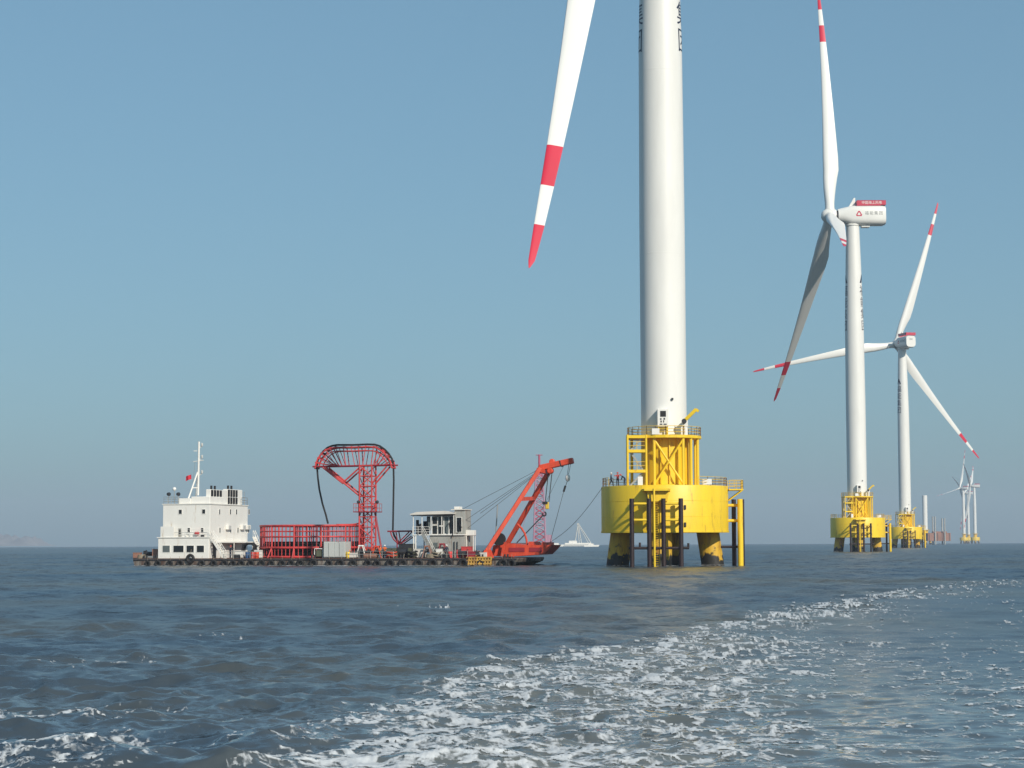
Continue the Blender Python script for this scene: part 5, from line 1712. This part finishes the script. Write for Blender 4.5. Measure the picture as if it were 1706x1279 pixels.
# white crane vessel on the horizon
Yf = 2000.0
pb = at(963, 905, Yf)
wv = thing('crane_vessel', 'far white vessel with triangular lifting frame on the horizon', 'vessel', (pb.x, Yf, 0))
MB().prism([(-13,-1),(14,-1),(15,1.6),(-16.5,1.6)], -5, 5).build('hull', M['grey_box'], wv)
MB().box(-13, 13, -4, 4, 1.62, 3.0).build('deck_house', M['ship_white'], wv)
MB().box(-9, -1, -3, 3, 3.02, 5.2).build('bridge', M['ship_white'], wv)
for a, b, r_ in (((-3,-2,3),(0,0,21),.5),((-3,2,3),(0,0,21),.5),((3.2,-2,3),(0.3,0,21),.5),((12.5,0,3),(.6,0,21.3),.45),((1,-2,3),(0,0,18),.4),((10,0,3),(.6,0,20),.3)):
    strut(wv, 'frame_leg', a, b, r_, M['grey_box'], 8)
MB().box(-.9, 1.2, -.9, .9, 20.2, 22.2).build('frame_head', M['grey_box'], wv)
pb = at(985, 906.5, 1750)
lb_ = thing('launch', 'small far white boat just right of the white vessel', 'boat', (pb.x, 1750, 0))
MB().prism([(-6,-.4),(6,-.4),(7,1.3),(-6.5,1.1)], -1.6, 1.6).build('hull', M['ship_white'], lb_)
MB().box(-2.5, 2, -1.2, 1.2, 1.25, 2.4).build('wheelhouse', M['ship_white'], lb_)
pb = at(929, 905, 1900)
lb_ = thing('launch', 'small far white boat just left of the white vessel', 'boat', (pb.x, 1900, 0))
MB().prism([(-5,-.4),(5,-.4),(6,1.5),(-5.5,1.3)], -1.6, 1.6).build('hull', M['ship_white'], lb_)
MB().box(-3.5, 1, -1.2, 1.2, 1.4, 3.0).build('wheelhouse', M['ship_white'], lb_)
# jack-up platform left of the far turbines
Yf = 2300.0
pb = at(1563, 905, Yf)
ju = thing('jackup_platform', 'far pinkish jack-up platform with tall legs between third turbine and far group', 'platform', (pb.x, Yf, 0))
MB().box(-13, 12.5, -8, 8, 3.5, 12.5).build('platform_hull', M['rust_pink'], ju)
MB().box(-6, 9, -5, 5, 12.52, 14.2).build('deck_house', M['rust_pink'], ju)
for sx, h in ((-4.8, 31), (5.8, 29)):
    for sy in (-6.5, 6.5):
        strut(ju, 'leg', (sx, sy-2.2, -3), (sx, sy-2.2, h), .95, M['grey_galv'], 10)
for u in (-11.5, -2, 3, 11):
    MB().box(u-.3, u+.3, -8.12, -8.02, 3.6, 12.3).build('hull_rib', M['dark'], ju)
#BARGE_END

# ------------------------------------------------------------------ wash at the waterline, with the hull reflection painted in as foam
def wash():
    vs = []; fs = []; cov = []
    def strip(inner, outer, seed):
        rr = random.Random(seed); b = len(vs); n = len(inner)
        for k in range(n):
            w = 0.25 + 0.75*rr.random()
            a, o = Vector(inner[k]), Vector(outer[k])
            q = a.lerp(o, w)
            vs.extend([tuple(a), tuple(a.lerp(q, .6)), tuple(q)])
            c = rr.choice((0.1, 0.45, 0.8, 1.0)); cov.extend([c, c*.9, 0.0])
        for k in range(n-1):
            for j in range(2): fs.append((b+3*k+j, b+3*k+j+1, b+3*k+4+j, b+3*k+3+j))
    for fx_, fy_, rz in ((x1, D1, R(-2)), (x2, D2, R(4)), (x3, D3, R(8))):
        for ang in (3, 80, 183, 262):
            cx = fx_ + 6.26*math.cos(R(ang)+rz); cy = fy_ + 6.26*math.sin(R(ang)+rz)
            ts = [2*math.pi*k/40 for k in range(41)]
            strip([(cx+1.45*math.cos(t), cy+1.45*math.sin(t), .16) for t in ts], [(cx+2.7*math.cos(t), cy+3.4*math.sin(t), .10) for t in ts], int(ang+fx_*10))
    us = np.linspace(0.2, LEN-3.0, 150)
    w = lambda u, v, z: tuple(BO + BU*u + BV*v + Vector((0, 0, z)))
    strip([w(u, -.02, .14) for u in us], [w(u, -2.2, .08) for u in us], 5)  # white strip along the hull: wash that also paints in the bright reflection
    me = bpy.data.meshes.new('wash_and_reflection'); me.from_pydata(vs, [], fs); me.materials.append(M['foam'])
    at_ = me.attributes.new('cover', 'FLOAT', 'POINT'); at_.data.foreach_set('value', cov)
    o = bpy.data.objects.new('wash_and_reflection', me); col.objects.link(o)
    tag(o, 'thin white wash at piles and barge hull, with a painted pale reflection line along the hull', 'foam', kind='stuff')
wash()

# ------------------------------------------------------------------ haze
hz = MB().box(-9300, 9300, -9300, 9300, -10, 200).build('haze', [])
hm = bpy.data.materials.new('sea_haze'); hm.use_nodes = True
hn = hm.node_tree; hn.nodes.clear()
pv = hn.nodes.new('ShaderNodeVolumePrincipled')
pv.inputs['Color'].default_value = (0.72, 0.83, 1.0, 1)
pv.inputs['Density'].default_value = 1.1e-4
pv.inputs['Anisotropy'].default_value = 0.0
ho = hn.nodes.new('ShaderNodeOutputMaterial'); hn.links.new(pv.outputs[0], ho.inputs['Volume'])
hz.data.materials.append(hm)
tag(hz, 'thin pale sea haze over the whole scene', 'haze', kind='stuff')
